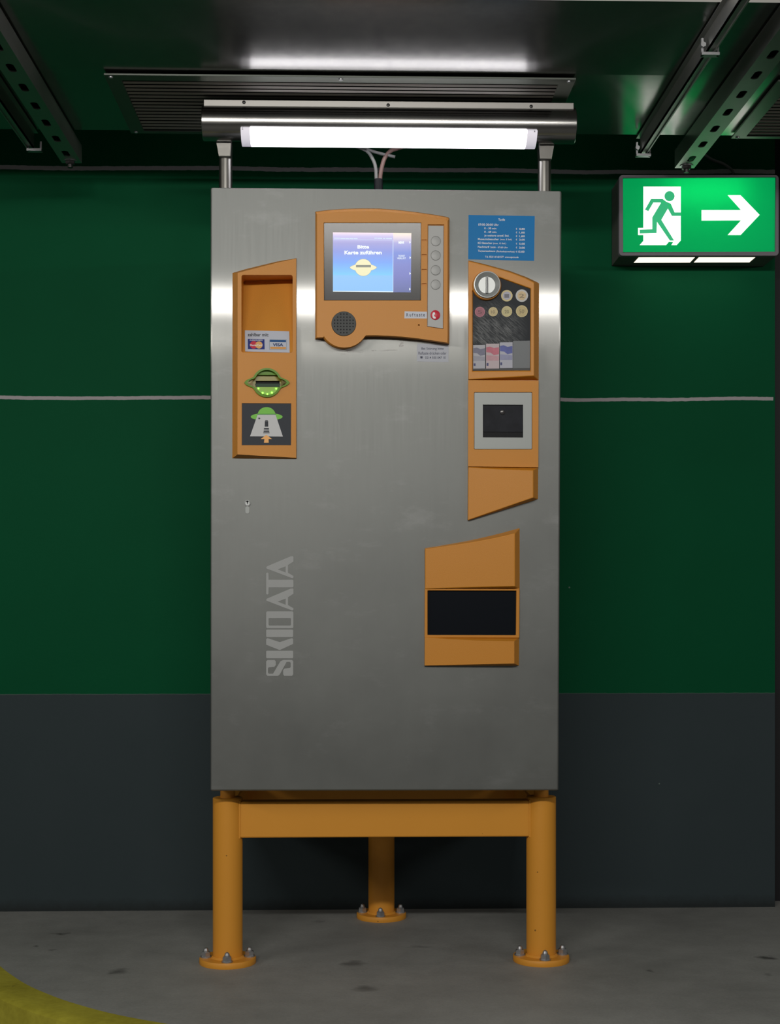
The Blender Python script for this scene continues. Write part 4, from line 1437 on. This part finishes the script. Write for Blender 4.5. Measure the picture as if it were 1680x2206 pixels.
q0 = PY(815, 398, 3.03)
MB().lathe(Vector((q0.x, q0.y, zc + 0.001)) - LO, (0, 0, 1), [(0.0095, 0), (0.0092, q0.z - zc + 0.010)], 18).out('sleeve', M['black'], c1, smooth=True)

# ================================================================== exit sign
YS = 3.42
z9 = Z(1300, 340, 4.421)


def W(px, py, Y=YS):
    q = PY(px, py, Y)
    return (q.x, q.z)


fo = [W(*p) for p in z9(rrect(148, 163, 1668, 932, 34))]
fi = [W(*p) for p in z9([(185, 190), (1641, 182), (1636, 893), (187, 898)])]
sx0, sx1 = min(p[0] for p in fo), max(p[0] for p in fo)
sz0, sz1 = min(p[1] for p in fo), max(p[1] for p in fo)
sign = thing('exit_sign', 'lit green emergency exit sign with running figure and arrow mounted on the green wall', 'exit sign', ((sx0 + sx1) / 2, YW, (sz0 + sz1) / 2))
EO = Vector(sign.location)


def E(a, c, y):
    return (a - EO.x, y - EO.y, c - EO.z)


MB().prism(fo, lambda a, c: E(a, c, YS), lambda a, c: E(a, c, YS + 0.016), [fi]).out('sign_frame', M['housing'], sign, bevel=0.002)
# shell: a box open to the front
hb = MB()
ix = 0.004
hx0, hx1, hz0, hz1 = sx0 + ix, sx1 - ix, sz0 + 0.003, sz1 - ix
t_ = 0.003
for a0_, c0_, a1_, c1_ in ((hx0, hz0, hx0 + t_, hz1), (hx1 - t_, hz0, hx1, hz1), (hx0 + t_, hz0, hx1 - t_, hz0 + t_), (hx0 + t_, hz1 - t_, hx1 - t_, hz1)):
    hb.box(E(a0_, c0_, YS + 0.016), E(a1_, c1_, YW - 0.001))
hb.box(E(hx0, hz0, YW - 0.004), E(hx1, hz1, YW - 0.001))
hb.out('sign_housing', mat('sign_box_grey', lin(92, 90, 88), 0.55), sign)
MB().box(E(hx0 + t_ + .001, hz0 + t_ + .001, YW - 0.008), E(hx1 - t_ - .001, hz1 - t_ - .001, YW - 0.005)).out('reflector', M['signinner'], sign)
ff = [W(*p) for p in z9([(180, 184), (1645, 176), (1640, 898), (182, 904)])]
MB().prism(ff, lambda a, c: E(a, c, YS + 0.006), lambda a, c: E(a, c, YS + 0.0075)).out('sign_face', M['signgreen'], sign)
tb0, tb1 = W(1440, 402), W(1612, 402)
MB().lathe(E(tb0[0], tb0[1] - 0.004, YS + 0.052), (1, 0, 0), [(0.008, 0), (0.008, tb1[0] - tb0[0])], 16).out('sign_tube', M['signtube'], sign, smooth=True)


def face(name, pts, y, m, th=0.0006, raw=False):
    MB().prism([W(*p) for p in (pts if raw else z9(pts))], lambda a, c: E(a, c, y), lambda a, c: E(a, c, y + th)).out(name, m, sign)


y1_ = YS + 0.0050
face('sign_doorway', [(383, 268), (740, 268), (740, 782), (700, 826), (650, 826), (668, 797), (626, 795), (600, 826), (348, 826), (383, 786), (383, 730), (333, 730), (333, 662), (383, 662)], y1_, M['signwhite'])
face('sign_arrow', [(938, 492), (1315, 492), (1187, 350), (1310, 350), (1492, 538), (1310, 730), (1187, 730), (1315, 590), (938, 592)], y1_, M['signwhite'])
mn = MB()
for pts in (circ(632, 360, 48, 28),
            [(398, 488), (456, 387), (566, 387), (600, 412), (560, 432), (545, 420), (478, 420), (430, 503)],
            [(556, 415), (580, 404), (640, 430), (660, 470), (616, 478), (552, 588), (512, 602), (468, 562)],
            [(626, 430), (644, 432), (680, 515), (742, 515), (742, 548), (655, 548), (614, 474)],
            [(468, 562), (512, 602), (508, 712), (348, 716), (348, 679), (468, 676)],
            [(506, 598), (552, 584), (676, 784), (636, 784), (512, 604)]):
    mn.prism([W(*p) for p in z9(pts)], lambda a, c: E(a, c, y1_ - 0.0006), lambda a, c: E(a, c, y1_ - 0.0001))
mn.out('sign_running_figure', M['signman'], sign)
wb = hz0 - 0.0005
for pts in ([(288, 1000), (335, 949), (872, 945), (822, 998)], [(860, 997), (912, 944), (1452, 941), (1388, 996)]):
    qs = [PZ(*p, wb) for p in z9(pts)]
    MB().prism([(q.x, q.y) for q in qs], lambda a, c: (a - EO.x, c - EO.y, wb - EO.z), lambda a, c: (a - EO.x, c - EO.y, wb + 0.0004 - EO.z)).out('light_window', M['signwindow'], sign)
cable([(1516, 332, 3.50), (1534, 344, 3.52), (1556, 352, 3.532), (1574, 364, 3.532), (1580, 374, 3.532)], 0.0035, M['cablegrey'], 'sign_cable', 'dim grey cable running down to the top of the exit sign')

# the cabinet leans a touch towards the roadway: tilt its meshes, parts included
for o in mach.children_recursive:
    o.data.transform(TILT)
